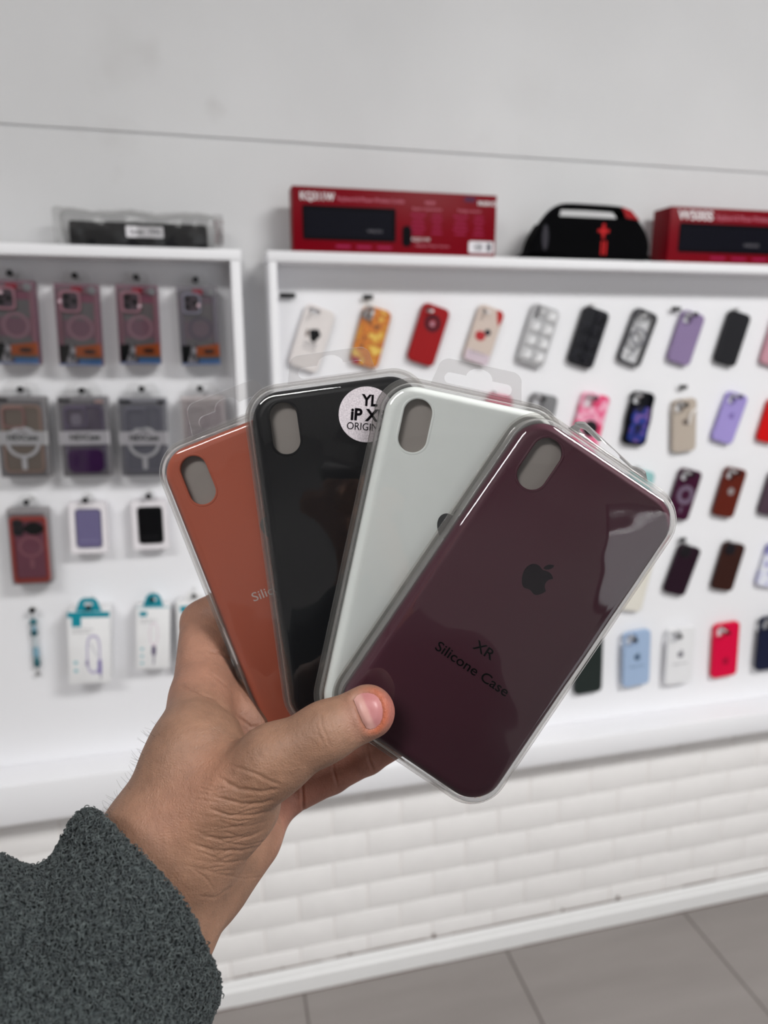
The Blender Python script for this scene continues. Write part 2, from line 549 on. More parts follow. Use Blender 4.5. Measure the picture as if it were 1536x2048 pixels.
def keyboard_box(TLp, TRp, BRp, BLp, Y, depth, label, title, sub, full):
    w, h, c, t = quad(TLp, TRp, BRp, BLp, Y)
    root = empty('keyboard_box', wall_frame((c[0], Y, ZT + h / 2)), label, 'keyboard box', 'red keyboard boxes on the shelf')
    MB().bbox(-w / 2, w / 2, -h / 2, h / 2, -depth, 0, .0015, 2).build('carton', M_red, root, smooth=30)
    s = w / 0.40
    # picture of the keyboard
    kx0, kx1, ky0, ky1 = [(-.455 * w, -.01 * w, -.30 * h, .22 * h), (-.455 * w, -.01 * w, -.28 * h, .25 * h)][0]
    kb = MB().plate(rrect((kx0 + kx1) / 2, (ky0 + ky1) / 2, kx1 - kx0, ky1 - ky0, .004), (), 0, .0006).build('keyboard_picture', M_keys, root, smooth=0)
    mb = MB()
    for r in range(5):
        for q in range(20):
            x = kx0 + .006 + (kx1 - kx0 - .012) * q / 20; y = ky0 + .006 + (ky1 - ky0 - .012) * r / 5
            mb.box(x, x + (kx1 - kx0) / 20 * .7, y, y + (ky1 - ky0) / 5 * .7, .0006, .0008)
    mb.build('key_pattern', M_keycap, kb, smooth=0)
    text('WIRELESS', .007 * s, M_grey, kb, kx0 + (kx1 - kx0) * .77, ky0 + .3 * (ky1 - ky0), .0009)
    mo = MB().plate(rrect(.045 * w, -.20 * h, .045 * w, .33 * h, .02 * w), (), 0, .0006).build('mouse_picture', M_keys, root, smooth=0)
    text(title, .019 * s, M_white, root, -.465 * w, .35 * h, .0004, align='LEFT', bold=.02, width=.16 * w)
    text(sub, .0105 * s, M_palered, root, -.29 * w, .335 * h, .0004, align='LEFT', width=.32 * w)
    if full:
        text('NEW', .009, M_palered, root, .16 * w, .33 * h, .0004)
        text('MARVO', .011, M_white, root, .45 * w, .36 * h, .0004, bold=.02)
        MB().plate(rrect(.36 * w, .415 * h, .055 * w, .075 * h, .002), (), 0, .0005).build('dark_badge', plain('violet badge', (70, 20, 60), .5), root, smooth=0)
        for x, n_ in ((.145, 5), (.36, 5)):
            text('System requirements' if x < .3 else 'Package contents', .0068, M_palered, root, x * w, .235 * h, .0004)
            for k in range(n_):
                for q, (dx, ww) in enumerate(((-.045, .075), (.05, .055))):
                    wd = w * ww * (1 - .13 * ((k * 2 + q) % 3))
                    MB().box((x + dx) * w - wd / 2, (x + dx) * w + wd / 2, (.13 - .07 * k) * h, (.155 - .07 * k) * h, 0, .0003).build('text_line', M_magenta, root, smooth=0)
        text('KQ311W', .009, M_white, root, .115 * w, -.245 * h, .0004)
        text('Keyboard  Mouse  Receiver', .006, M_palered, root, .175 * w, -.34 * h, .0004)
        lb = MB().plate(rrect(.425 * w, -.335 * h, .13 * w, .19 * h, .004), (), 0, .0007).build('barcode_label', M_paper, root, smooth=0)
        mb = MB(); x = .385 * w; rb = random.Random(2)
        while x < .435 * w:
            q = rb.choice((.0008, .0012, .002)); mb.box(x, x + q, -.395 * h, -.28 * h, .0007, .0008); x += q + rb.choice((.0008, .0015))
        mb.box(.452 * w, .478 * w, -.40 * h, -.27 * h, .0007, .0008)
        mb.build('barcode', M_grey, lb, smooth=0)
    for k in range(3):
        MB().box((-.30 + .10 * k) * w, (-.23 + .10 * k) * w, -.41 * h, -.37 * h, 0, .0003).build('icon_strip', M_magenta, root, smooth=0)
    return root


keyboard_box((583, 365), (991, 388), (993, 513), (587, 499), -0.085, .042, 'long crimson keyboard box with mouse picture and white barcode label', 'KQ311W', 'Keyboard & Mouse Wireless Combo', True)
keyboard_box((1335, 419), (1744, 441), (1745, 550), (1340, 525), -0.085, .060, 'crimson keyboard box with printed key rows standing past the speaker', 'W500S', 'Keyboard & Mouse Wireless Combo', False)


# black carry speaker with a red lined handle
def speaker():
    Y = -0.10
    out = [(1063, 514), (1062, 497), (1070, 473), (1085, 447), (1102, 424), (1117, 411), (1134, 405), (1185, 407), (1240, 411), (1258, 417), (1272, 430), (1287, 450), (1297, 470), (1301, 490), (1299, 508), (1290, 521)]
    hole = [(1119, 432), (1122, 420), (1128, 415), (1185, 417), (1239, 421), (1245, 428), (1249, 438)]
    P = [on_wall(x, y, Y) for x, y in out]
    c0 = (P[0][0] + P[-1][0]) / 2
    root = empty('portable_speaker', wall_frame((c0, Y, ZT)), 'black carry speaker with red-lined handle and red plus and minus buttons', 'speaker')
    loc = [(p[0] - c0, max(0, p[2] - ZT)) for p in P][::-1]
    hl = [(p[0] - c0, p[2] - ZT) for p in [on_wall(x, y, Y) for x, y in hole]][::-1]

    def dense(pts, n=3):
        o = []
        m = len(pts)
        for i in range(m):
            p0, p1, p2, p3 = [Vector(pts[(i + k) % m]) for k in (-1, 0, 1, 2)]
            for q in range(n):
                t = q / n
                o.append(tuple(.5 * ((2 * p1) + (p2 - p0) * t + (2 * p0 - 5 * p1 + 4 * p2 - p3) * t * t + (3 * p1 - p0 - 3 * p2 + p3) * t ** 3)))
        return o
    oo = dense(loc)
    oo = [(x, max(0.0003, y)) for x, y in oo]
    M_mesh = plain('black speaker cloth', (5, 5, 7), 0.8, spec=.05, vary=.3, vscale=400, bump=.5, bscale=900)
    yb = min(y for x, y in hl) - .004
    low = [(x * .93 + .004, y) for x, y in oo if y < yb]
    MB().plate(oo, [hl], -.026, 0, .008, 5).plate(low, (), -.072, -.02).build('body', M_mesh, root, smooth=40)
    M_redp = plain('red rubber', (150, 10, 20), 0.4)
    mb = MB()
    rim = [(x, y, -.006) for x, y in inset(hl, -.004)]
    mb.tube(rim, .0038, 8, closed=True)
    mb.build('handle_lining', M_redp, root)
    # red flash running from the handle down the shoulder
    fl = [(1243, 414), (1262, 421), (1279, 441), (1252, 436)]
    f2 = [(p[0] - c0, p[2] - ZT) for p in [on_wall(x, y, Y) for x, y in fl]][::-1]
    MB().plate(f2, (), -.004, .0012).build('red_trim', M_redp, root, smooth=0)

    def lp(x, y):
        p = on_wall(x, y, Y); return p[0] - c0, p[2] - ZT
    M_glow = plain('red button print', (190, 20, 24), 0.4)
    x, y = lp(1207, 462)
    MB().plate([(x - .012, y - .003), (x - .003, y - .003), (x - .003, y - .013), (x + .003, y - .013), (x + .003, y - .003), (x + .012, y - .003), (x + .012, y + .003), (x + .003, y + .003), (x + .003, y + .013), (x - .003, y + .013), (x - .003, y + .003), (x - .012, y + .003)], (), -.001, .001).build('plus_button', M_glow, root, smooth=0)
    x, y = lp(1207, 496)
    MB().box(x - .006, x - .002, y - .013, y + .013, -.001, .001).box(x + .002, x + .006, y - .013, y + .013, -.001, .001).build('pause_button', M_glow, root, smooth=0)
    x, y = lp(1090, 475)
    MB().plate(circle(x, y, .007, 20, .024), (), -.001, .002, .001, 2).build('side_grille', plain('dark grey grille', (44, 42, 50), .5), root)


speaker()


# black bar in a clear bag
def bagged_bar():
    Y = -0.08
    w, h, c, t = quad((136, 436), (414, 448), (416, 496), (138, 489), Y)
    root = empty('bagged_bar', wall_frame((c[0], Y, ZT + h / 2 + .001)), 'long black bar with white label sealed in a clear plastic bag', 'bagged accessory')
    MB().bbox(-w / 2, w / 2, -h / 2, h / 2, -.05, 0, .006, 3).build('bar', plain('matt black bar', (10, 9, 14), .45), root, smooth=40)
    lb = MB().plate(rrect(.04 * w, .12 * h, .27 * w, .44 * h, .001), (), 0, .0008).build('label', M_paper, root, smooth=0)
    text('Series   7994', .012, M_grey, lb, .04 * w, .12 * h, .0009, bold=.02, width=.22 * w)
    # bag: a loose crumpled sleeve around the bar, flat welded ends
    rb = random.Random(11)
    v, f = [], []
    nx, na = 40, 20
    for i in range(nx + 1):
        u = -1 + 2 * i / nx
        x = u * (w / 2 + .028)
        e = max(0.0, (abs(u) - .86) / .14)
        for k in range(na):
            a = 2 * PI * k / na
            ry = (h / 2 + .010 + .006 * max(0, math.sin(a)) + .0025 * math.sin(9 * u + 2 * a)) * (1 - .25 * e * e)
            rz = (.027 + .002 * math.sin(14 * u + a)) * (1 - .9 * e)
            ca, sa = math.cos(a), math.sin(a)
            sx = math.copysign(abs(ca) ** .5, ca); sy = math.copysign(abs(sa) ** .5, sa)
            yy = max(-h / 2 - .0006, sy * ry + .004 + .010 * e + rb.uniform(-.0012, .0012))
            v.append((x + rb.uniform(-.001, .001), yy, -.025 + sx * rz + rb.uniform(-.001, .001)))
    for i in range(nx):
        for k in range(na):
            l = (k + 1) % na
            f.append((i * na + k, i * na + l, (i + 1) * na + l, (i + 1) * na + k))
    MB().add(v, f).build('plastic_bag', film('crumpled bag film', (.78, .78, .78), .45, .2, .002, 60, haze=.03), root, smooth=60)


bagged_bar()

# ---------------------------------------------------------------- pegs
M_peg = plain('white peg', (225, 225, 226), 0.4)
M_pegtip = plain('black peg tip', (28, 28, 30), 0.4, spec=.08)


def peg(x, z, length, what, tip=True, r=.0028):
    root = empty('display_peg', wall_frame((x, PY, z)), what, 'peg', 'pegs in the display boards')
    MB().lathe([(r, -.004), (r, length)], 14).build('rod', M_peg, root)
    MB().lathe([(r * 1.9, 0), (r * 1.9, .0015)], 18).build('collar', M_peg, root)
    if tip:
        MB().lathe([(r * .6, length), (r * 1.75, length + .0008), (r * 1.9, length + .004), (r * 1.5, length + .007), (r * .6, length + .008)], 16).build('tip', M_pegtip, root)
    return root


# ---------------------------------------------------------------- loose cases on the wide board
def rot2(x, y, a):
    return x * math.cos(a) - y * math.sin(a), x * math.sin(a) + y * math.cos(a)


M_lens_dark = plain('dark camera window', (28, 27, 32), 0.2)
M_logo = plain('faint logo', (60, 56, 70), 0.4)


def apple_pts(h):
    """outline of the fruit emblem (body, leaf), height h, centred"""
    def bez(p0, p1, p2, p3, n=6):
        return [tuple((1 - t) ** 3 * a + 3 * (1 - t) ** 2 * t * b + 3 * (1 - t) * t * t * c + t ** 3 * d for a, b, c, d in zip(p0, p1, p2, p3)) for t in [k / n for k in range(1, n + 1)]]
    cur = (318.7, 268.7); body = [cur]

    def c(*v):
        nonlocal cur
        for i in range(0, len(v), 6):
            p1 = (cur[0] + v[i], cur[1] + v[i + 1]); p2 = (cur[0] + v[i + 2], cur[1] + v[i + 3]); p3 = (cur[0] + v[i + 4], cur[1] + v[i + 5])
            body.extend(bez(cur, p1, p2, p3)); cur = p3
    c(-.2, -36.7, 16.4, -64.4, 50, -84.8, -18.8, -26.9, -47.2, -41.7, -84.7, -44.6, -35.5, -2.8, -74.3, 20.7, -88.5, 20.7, -15, 0, -49.4, -19.7, -76.4, -19.7)
    q1, q3 = (63.3, 141.2), (4, 273.5)
    body.extend(bez(cur, (cur[0] - 55.8, cur[1] + .9), (4, 184.8), q3)); cur = q3
    c(0, 26.2, 4.8, 53.3, 14.4, 81.2, 12.8, 36.7, 59, 126.7, 107.2, 125.2, 25.2, -.6, 43, -17.9, 75.8, -17.9, 31.8, 0, 48.3, 17.9, 76.4, 17.9, 48.6, -.7, 90.4, -82.5, 102.6, -119.3, -65.2, -30.7, -61.7, -90, -61.7, -91.9)
    body = body[:-1]
    cur = (262.1, 104.5); leaf = [cur]
    bb = body; body = leaf
    c(27.3, -32.4, 24.8, -61.9, 24, -72.5, -24.1, 1.4, -52, 16.4, -67.9, 34.9, -17.5, 19.8, -27.8, 44.3, -25.6, 71.9, 26.1, 2, 49.9, -11.4, 69.5, -34.3)
    leaf = body[:-1]; body = bb
    k = h / 448.0
    tr = lambda P: [((x - 190) * k, (256 - y) * k) for x, y in P]
    out = []
    for P in (tr(body), tr(leaf)):
        area = sum(P[i - 1][0] * P[i][1] - P[i][0] * P[i - 1][1] for i in range(len(P)))
        out.append(P if area > 0 else P[::-1])
    return out


def emblem(root, x, y, z, h, mat, name='emblem'):
    mb = MB()
    for P in apple_pts(h):
        mb.plate([(x + a, y + b) for a, b in P], (), z, z + .0003)
    return mb.build(name, mat, root, smooth=0)


CASES = []


def wall_case(top, bot, label, color, cam='square', ratio=.495, depth=.0095, rough=.4, mat=None, ex=None, camoff=None, short='', pegged=True, yoff=.006, wavy=False, rad=.012, group='loose phone cases on the wide board'):
    Y = PY - yoff
    a, b = on_wall(*top, Y - depth), on_wall(*bot, Y - depth)
    h = math.hypot(a[0] - b[0], a[2] - b[2]); w = h * ratio
    t = math.degrees(math.atan2(a[0] - b[0], a[2] - b[2]))
    c = (a + b) / 2
    root = empty('phone_case', wall_frame((c[0], Y, c[2]), t), label, 'phone case', group)
    m = mat or plain('case ' + label[:24], color, rough, vary=.03)
    o = rrect(0, 0, w, h, rad)
    if wavy:
        o = [(x * (1 + .03 * math.sin(y * 220)), y) for x, y in [(sx * w / 2, (k / 12 - .5) * (h - .024) * (1 if sx > 0 else -1)) for sx in (1, -1) for k in range(13)]]
        arc = []
        o = []
        base = rrect(0, 0, w, h, rad, 6)
        for i in range(len(base)):
            p, q = base[i], base[(i + 1) % len(base)]
            d = math.hypot(q[0] - p[0], q[1] - p[1]); n_ = max(1, int(d / .004))
            for k in range(n_):
                o.append((p[0] + (q[0] - p[0]) * k / n_, p[1] + (q[1] - p[1]) * k / n_))
        o = [(x * (1 + .035 * math.cos(y / h * 2 * PI * 2.0)), y) for x, y in o]
    cx, cy = -w * .24, h * .5 - w * .26
    if camoff: cx, cy = camoff[0] * w, camoff[1] * h
    holes = []
    if cam == 'square': holes = [rrect(cx, cy, w * .40, w * .42, .007)]
    elif cam == 'pill': holes = [rrect(cx - w * .06, cy, w * .19, w * .38, .0065)]
    elif cam == 'dot': holes = [circle(cx - .05 * w, cy + .04 * w, w * .085, 20)]
    elif cam == 'wide': holes = [rrect(cx + w * .05, cy + w * .08, w * .40, w * .16, .005)]
    body = MB().plate(o, [x[::1] for x in holes], 0, depth, .0028, 4).build('shell', m, root, smooth=40)
    if cam == 'square':
        MB().plate(rrect(cx, cy, w * .43, w * .45, .008), [rrect(cx, cy, w * .385, w * .405, .0065)], depth - .001, depth + .0012).build('camera_rim', m, root)
    if cam == 'block':
        cm = MB().plate(rrect(cx + .03 * w, cy, w * .46, w * .46, .008), (), depth - .001, depth + .0016, .001, 2).build('camera_cover', plain('smoked camera cover', (30, 26, 30), .25), root)
        for dx, dy in ((-.09, .1), (-.09, -.1), (.1, 0)):
            MB().plate(circle(cx + (.03 + dx) * w, cy + dy * w, .07 * w, 20), (), depth + .001, depth + .0022).build('lens_ring', M_lens_dark, cm)
    if ex: ex(root, w, h, depth)
    if pegged:
        hx, hy = rot2(cx, cy + (.1 * w if cam in ('square', 'block') else 0), -math.radians(t))
        if cam in ('block', 'none'):
            hx, hy = rot2(cx, h * .5 + .004, -math.radians(t))
        peg(c[0] + hx, c[2] + hy, .036 if cam not in ('block', 'none') else .022, 'peg through the camera opening of the ' + short if cam not in ('block', 'none') else 'peg above the ' + short, tip=cam in ('square',))
    return root


def ex_ring(col, ro=.36, ri=.25, u=0, v=0.0, stem=True):
    def f(root, w, h, d):
        m = plain('ring %s' % (col,), col, .35)
        mb = MB().plate(circle(u * w, v * h, ro * w, 36), [circle(u * w, v * h, ri * w, 36)], d - .0003, d + .0006)
        if stem: mb.plate(rrect(u * w, v * h - (ro + .22) * w, .09 * w, .24 * w, .002), (), d - .0003, d + .0006)
        mb.build('magnet_ring', m, root, smooth=0)
    return f


def ex_logo(col, v=.06, size=.2, line=None):
    def f(root, w, h, d):
        m = plain('emblem %s' % (col,), col, .4)
        emblem(root, 0, v * h, d - .0001, size * w * 1.2, m)
        if line is not None:
            text('Silicone Case', .10 * w, m, root, 0, line * h, d + .0002)
    return f


def ex_hole(col, v=.05, r=.12):
    def f(root, w, h, d):
        MB().plate(circle(0, v * h, r * w, 28), (), d - .0003, d + .0004).build('logo_window', plain('metal window', col, .25, metal=.3), root, smooth=0)
    return f


def ex_multi(*fs):
    def f(*a):
        for q in fs: q(*a)
    return f


def blob(root, pts, w, h, d, col, name='printed_motif', z=.0003):
    return MB().plate([(x * w, y * h) for x, y in pts], (), d - .0002, d + z).build(name, plain('print %s' % (col,), col, .45), root, smooth=0)


def ex_sketch(root, w, h, d):
    blob(root, [(.17 * math.cos(a) * (1 + .22 * math.sin(3 * a)) + .04, .055 + .105 * math.sin(a) * (1 + .12 * math.cos(5 * a))) for a in [2 * PI * k / 30 for k in range(30)]], w, h, d, (8, 8, 10), 'black_motif')
    blob(root, [(-.28 + .02, .10), (-.20, .12), (-.14, .02), (-.24, -.01)], w, h, d, (120, 105, 100))
    text('LOVE', .17 * w, M_grey, root, -.02 * w, -.10 * h, d + .0002, name='printed_lettering', bold=.02)
    text('yourself', .13 * w, M_grey, root, -.02 * w, -.17 * h, d + .0002, name='printed_lettering')


def ex_disc(root, w, h, d):
    c = plain('dark red recess', (70, 4, 22), .4)
    MB().plate(circle(0, .20 * h, .29 * w, 36), [circle(0, .20 * h, .14 * w, 36)], d - .0003, d + .0004).build('recessed_ring', c, root, smooth=0)
    emblem(root, 0, .20 * h, d, .20 * w, plain('silver print', (168, 130, 145), .3))


def ex_heart(root, w, h, d):
    blob(root, [(.15, .47), (.32, .49), (.46, .44), (.48, .34), (.40, .22), (.30, .30)], w, h, d, (176, 40, 40), 'corner_motif')
    blob(root, [(-.14 + .2 * math.cos(a), -.03 + .085 * math.sin(a)) for a in [2 * PI * k / 24 for k in range(24)]], w, h, d, (178, 45, 50), 'red_motif')
    blob(root, [(.09 + .12 * math.cos(a), .065 + .055 * math.sin(a)) for a in [2 * PI * k / 24 for k in range(24)]], w, h, d, (24, 28, 40), 'black_motif', .0005)
    blob(root, [(-.47, -.30), (.47, -.30), (.47, -.46), (.40, -.487), (-.40, -.487), (-.47, -.46)], w, h, d, (206, 190, 200), 'pale_band')
    text('good mood', .12 * w, M_grey, root, -.02 * w, -.32 * h, d + .0005, name='printed_lettering')


def ex_bubbles(cbase, ctop, metal=.0):
    def f(root, w, h, d):
        m = plain('bubble %s' % (ctop,), ctop, .25)
        m2 = plain('bubble base %s' % (cbase,), cbase, .3)
        mb, m_b = MB(), MB()
        for i in range(2):
            for j in range(4):
                if i == 0 and j == 0: continue
                x, y = (-.23 + .46 * i) * w, (.36 - .235 * j) * h
                mb.plate(rrect(x, y, .40 * w, .19 * h, .003), (), d - .0003, d + .005, .0045, 3)
                m_b.plate(rrect(x + .015 * w, y, .17 * w, .085 * h, .003), (), d + .0045, d + .007, .002, 2)
        mb.build('bubbles', m, root); m_b.build('bubble_tops', m2, root)
        MB().box(-.004 * w, .004 * w, -.48 * h, .48 * h, d, d + .0035).build('seam', m, root, smooth=0)
    return f


def ex_frame(root, w, h, d):
    pass


# first row
wall_case((644, 615), (605, 738), 'cream phone case with a black blot motif and grey lettering', (222, 216, 214), 'wide', .49, ex=ex_sketch, short='cream case with the black blot')
M_flower = blotches('sunflower print', [(70, 46, 8), (120, 70, 4), (190, 100, 2), (210, 125, 4), (176, 88, 2), (206, 140, 16), (222, 186, 80)], 42, .35, 3)
def ex_flower(root, w, h, d):
    MB().plate(rrect(-.29 * w, .5 * h - .24 * w, .34 * w, .46 * w, .008), [rrect(-.29 * w, .5 * h - .24 * w, .18 * w, .36 * w, .006)], d - .0002, d + .0008).build('clear_camera_bar', plain('frosted camera bar', (150, 148, 150), .25), root)
    blob(root, [(-.46, -.38), (-.14, -.40), (-.22, -.49), (-.40, -.485), (-.46, -.45)], w, h, d, (150, 16, 60), 'magenta_motif')
wall_case((758, 616), (727, 732), 'phone case printed all over with golden yellow flowers', (210, 140, 10), 'pill', .5, mat=M_flower, ex=ex_flower, short='golden flower case')
wall_case((876, 612), (840, 727), 'plain red phone case with a round dark emblem window', (150, 0, 6), 'dot', .5, ex=ex_disc, short='red case with round window')
wall_case((987, 615), (950, 726), 'beige phone case with red and black motif and pale lower band', (206, 190, 180), 'dot', .49, ex=ex_heart, short='beige case with red motif')
wall_case((1096, 613), (1059, 730), 'silvery white pop bubble phone case', (176, 176, 178), 'pill', .51, rough=.3, ex=ex_bubbles((236, 236, 238), (216, 216, 218)), short='white bubble case')
wall_case((1197, 618), (1160, 732), 'black pop bubble phone case', (34, 34, 38), 'none', .51, rough=.3, ex=ex_bubbles((10, 10, 13), (42, 42, 48)), short='black bubble case')


def ring_case(top, bot, label, short):
    Y = PY - .006; depth = .0095
    a, b = on_wall(*top, Y - depth), on_wall(*bot, Y - depth)
    h = math.hypot(a[0] - b[0], a[2] - b[2]); w = h * .5
    t = math.degrees(math.atan2(a[0] - b[0], a[2] - b[2])); c = (a + b) / 2
    root = empty('phone_case', wall_frame((c[0], Y, c[2]), t), label, 'phone case', 'loose phone cases on the wide board')
    m = plain('smoky bumper', (66, 66, 70), .35)
    MB().plate(rrect(0, 0, w, h, .013), [rrect(0, 0, w * .80, h * .90, .009)], 0, depth, .003, 4).build('bumper', m, root)
    MB().plate(rrect(0, 0, w * .81, h * .91, .009), (), .006, .0075).build('clear_back', film('clear case back', (.99, .99, .99), .6, .05), root, smooth=0)
    MB().plate(rrect(-.17 * w, .5 * h - .27 * w, .38 * w, .40 * w, .008), [rrect(-.17 * w, .5 * h - .27 * w, .32 * w, .34 * w, .006)], depth - .0025, depth).build('camera_rim', m, root)
    ex_ring((120, 120, 126), .33, .22, .02, .02)(root, w, h, depth - .002)
    hx, hy = rot2(-.2 * w, .38 * h, -math.radians(t))
    peg(c[0] + hx, c[2] + hy, .030, 'peg through the ' + short, tip=False)


ring_case((1297, 622), (1257, 729), 'clear phone case with smoky black bumper and grey ring', 'clear case with black bumper')
wall_case((1391, 625), (1357, 727), 'dusty purple phone case without logo in the top row', (138, 120, 158), 'square', .52, ex=None, short='dusty purple case')
wall_case((1484, 625), (1450, 729), 'plain black phone case at the end of the top row', (34, 34, 38), 'none', .5, short='plain black case')
wall_case((1573, 632), (1541, 731), 'dusty pink phone case cut off by the photo edge', (196, 146, 158), 'none', .5, short='dusty pink case')
# second row
wall_case((1003, 790), (982, 898), 'deep pink phone case almost hidden behind the white hand-held case', (196, 40, 90), 'none', .5, short='hidden deep pink case')
wall_case((1092, 789), (1066, 905), 'translucent grey phone case peeking above the burgundy pack', (126, 126, 128), 'square', .5, short='grey translucent case')
M_pinkm = blotches('pink marble', [(226, 60, 110), (236, 120, 158), (246, 190, 210), (232, 140, 170)], 38, .25, 8, 1.0)
def ex_pink(root, w, h, d):
    MB().plate(circle(.02 * w, -.08 * h, .26 * w, 30), (), d - .0003, d + .006, .002, 3).build('grip_button', plain('black grip', (28, 26, 30), .35), root)
wall_case((1196, 788), (1165, 905), 'glossy pink marbled phone case with a black round grip', (230, 110, 150), 'square', .52, mat=M_pinkm, ex=ex_pink, short='pink marbled case')
M_space = blotches('blue fantasy print', [(8, 6, 40), (14, 10, 92), (22, 60, 150), (40, 24, 110), (130, 100, 170), (10, 8, 50)], 46, .3, 21, 1.5)
def ex_space(root, w, h, d):
    MB().plate(rrect(.03 * w, -.10 * h, w * .74, h * .66, .01), (), d - .0002, d + .0005).build('printed_picture', M_space, root, smooth=0)
wall_case((1290, 784), (1268, 891), 'wavy edged black phone case with a shiny blue picture', (10, 10, 20), 'square', .50, ex=ex_space, short='blue picture case', wavy=True, rad=.016)
def ex_pearl(root, w, h, d):
    ex_logo((96, 86, 80), .08, .22)(root, w, h, d)
    pts = [(.13 + .26 * (1 - math.cos(a)) , .04 + .24 * math.sin(a)) for a in [PI / 2 * k / 10 for k in range(11)]]
    MB().tube([(x * w, y * h, d + .004) for x, y in pts], .0028, 8).build('pearl_band', plain('pearl band', (235, 230, 226), .25), root)
wall_case((1371, 798), (1369, 904), 'upright champagne phone case with a white curved band', (182, 170, 158), 'square', .50, rough=.2, ex=ex_pearl, short='champagne case')
wall_case((1479, 787), (1444, 885), 'lilac phone case with round logo in the second row', (160, 146, 208), 'square', .50, ex=ex_logo((120, 104, 170), .06, .24), short='lilac case')
wall_case((1559, 800), (1532, 885), 'bright red phone case cut off by the photo edge', (204, 0, 4), 'none', .5, short='bright red case')
# third row
wall_case((1290, 941), (1258, 1046), 'pale teal phone case showing one corner past the burgundy pack', (146, 192, 192), 'none', .5, short='pale teal case')
wall_case((1386, 940), (1354, 1039), 'dark plum phone case with a wide grey magnet ring', (58, 10, 42), 'square', .50, ex=ex_ring((112, 96, 116), .38, .2, .02, .0), short='plum ring case')
wall_case((1476, 937), (1446, 1034), 'russet brown phone case with a round silver logo window', (92, 28, 14), 'square', .50, ex=ex_hole((160, 150, 150), .03, .15), short='russet brown case')
wall_case((1562, 946), (1535, 1031), 'greyish plum phone case cut off by the photo edge', (74, 56, 68), 'none', .5, short='greyish plum case')
# fourth row
wall_case((1286, 1110), (1257, 1222), 'cream phone case mostly hidden by the burgundy pack edge', (222, 218, 208), 'none', .5, short='half hidden cream case')
wall_case((1384, 1093), (1348, 1189), 'near black aubergine phone case with dark camera block', (34, 12, 28), 'block', .50, short='aubergine case')
wall_case((1473, 1087), (1444, 1181), 'dark chocolate phone case with dark camera block', (52, 24, 18), 'block', .51, short='chocolate case')
M_floral = blotches('blue blossom print', [(226, 228, 236), (222, 224, 240), (168, 168, 210), (120, 118, 176)], 60, .35, 4)
wall_case((1558, 1090), (1531, 1174), 'white phone case with blue blossoms cut off by the photo edge', (220, 222, 236), 'none', .5, mat=M_floral, short='blue blossom case')
# fifth row
wall_case((1180, 1276), (1177, 1387), 'dark green phone case beside the burgundy pack edge', (34, 42, 40), 'square', .5, short='dark green case')
wall_case((1276, 1263), (1273, 1372), 'light blue phone case with logo and small lettering', (160, 182, 212), 'square', .5, ex=ex_logo((70, 92, 118), .05, .24, -.13), short='light blue case', yoff=.012)
wall_case((1365, 1256), (1357, 1368), 'white phone case with grey logo and small lettering', (230, 230, 232), 'square', .5, ex=ex_logo((130, 128, 136), .05, .24, -.13), short='white logo case', yoff=.012)
wall_case((1456, 1247), (1449, 1354), 'hot pink phone case with a darker logo low on its back', (216, 0, 62), 'square', .5, ex=ex_logo((160, 0, 46), -.18, .26), short='hot pink case')
wall_case((1549, 1233), (1537, 1340), 'navy blue phone case cut off by the photo edge', (20, 26, 54), 'square', .5, short='navy case', yoff=.012)


def strip_label(x, y, px, what):
    p = on_wall(x, y, PY - .012)
    w = px / 1420 * 1.45
    root = empty('peg_label', wall_frame((p[0], PY, p[2])), what, 'label strip', 'black label strips on the wide board')
    MB().bbox(-w / 2, w / 2, -.0045, .0045, .010, .0125, .0008, 2).build('strip', M_pegtip, root)
    MB().lathe([(.0025, 0), (.0025, .0105)], 12).build('rod', M_peg, root)


strip_label(575, 591, 30, 'long black label strip near the upper corner of the wide board')
strip_label(736, 594, 20, 'small black label strip above the golden flower case')
strip_label(1353, 618, 22, 'small black label strip beside the dusty purple case')
strip_label(1367, 774, 20, 'small dark label strip above the champagne case')
strip_label(1366, 1079, 18, 'small dark label strip above the aubergine case')


# ---------------------------------------------------------------- boxed goods on the left board
def hang_tab(root, w, h, y0, mat, tw, th, name='hang_tab', z=-.008, slot=True):
    o = [(-tw / 2, y0), (tw / 2, y0), (tw / 2 - th * .25, y0 + th * .8), (tw / 2 - th * .5, y0 + th), (-tw / 2 + th * .5, y0 + th), (-tw / 2 + th * .25, y0 + th * .8)]
    hs = [rrect(0, y0 + th * .55, tw * .32, th * .26, th * .12)] if slot else []
    return MB().plate(o, hs, z, z + .0008).build(name, mat, root, smooth=0)


M_cardclear = film('pale box tab film', (.97, .97, .97), .8, .08, haze=.03)
M_lid = film('box window film', (.96, .95, .96), 1.1, .05, .0006, 25)


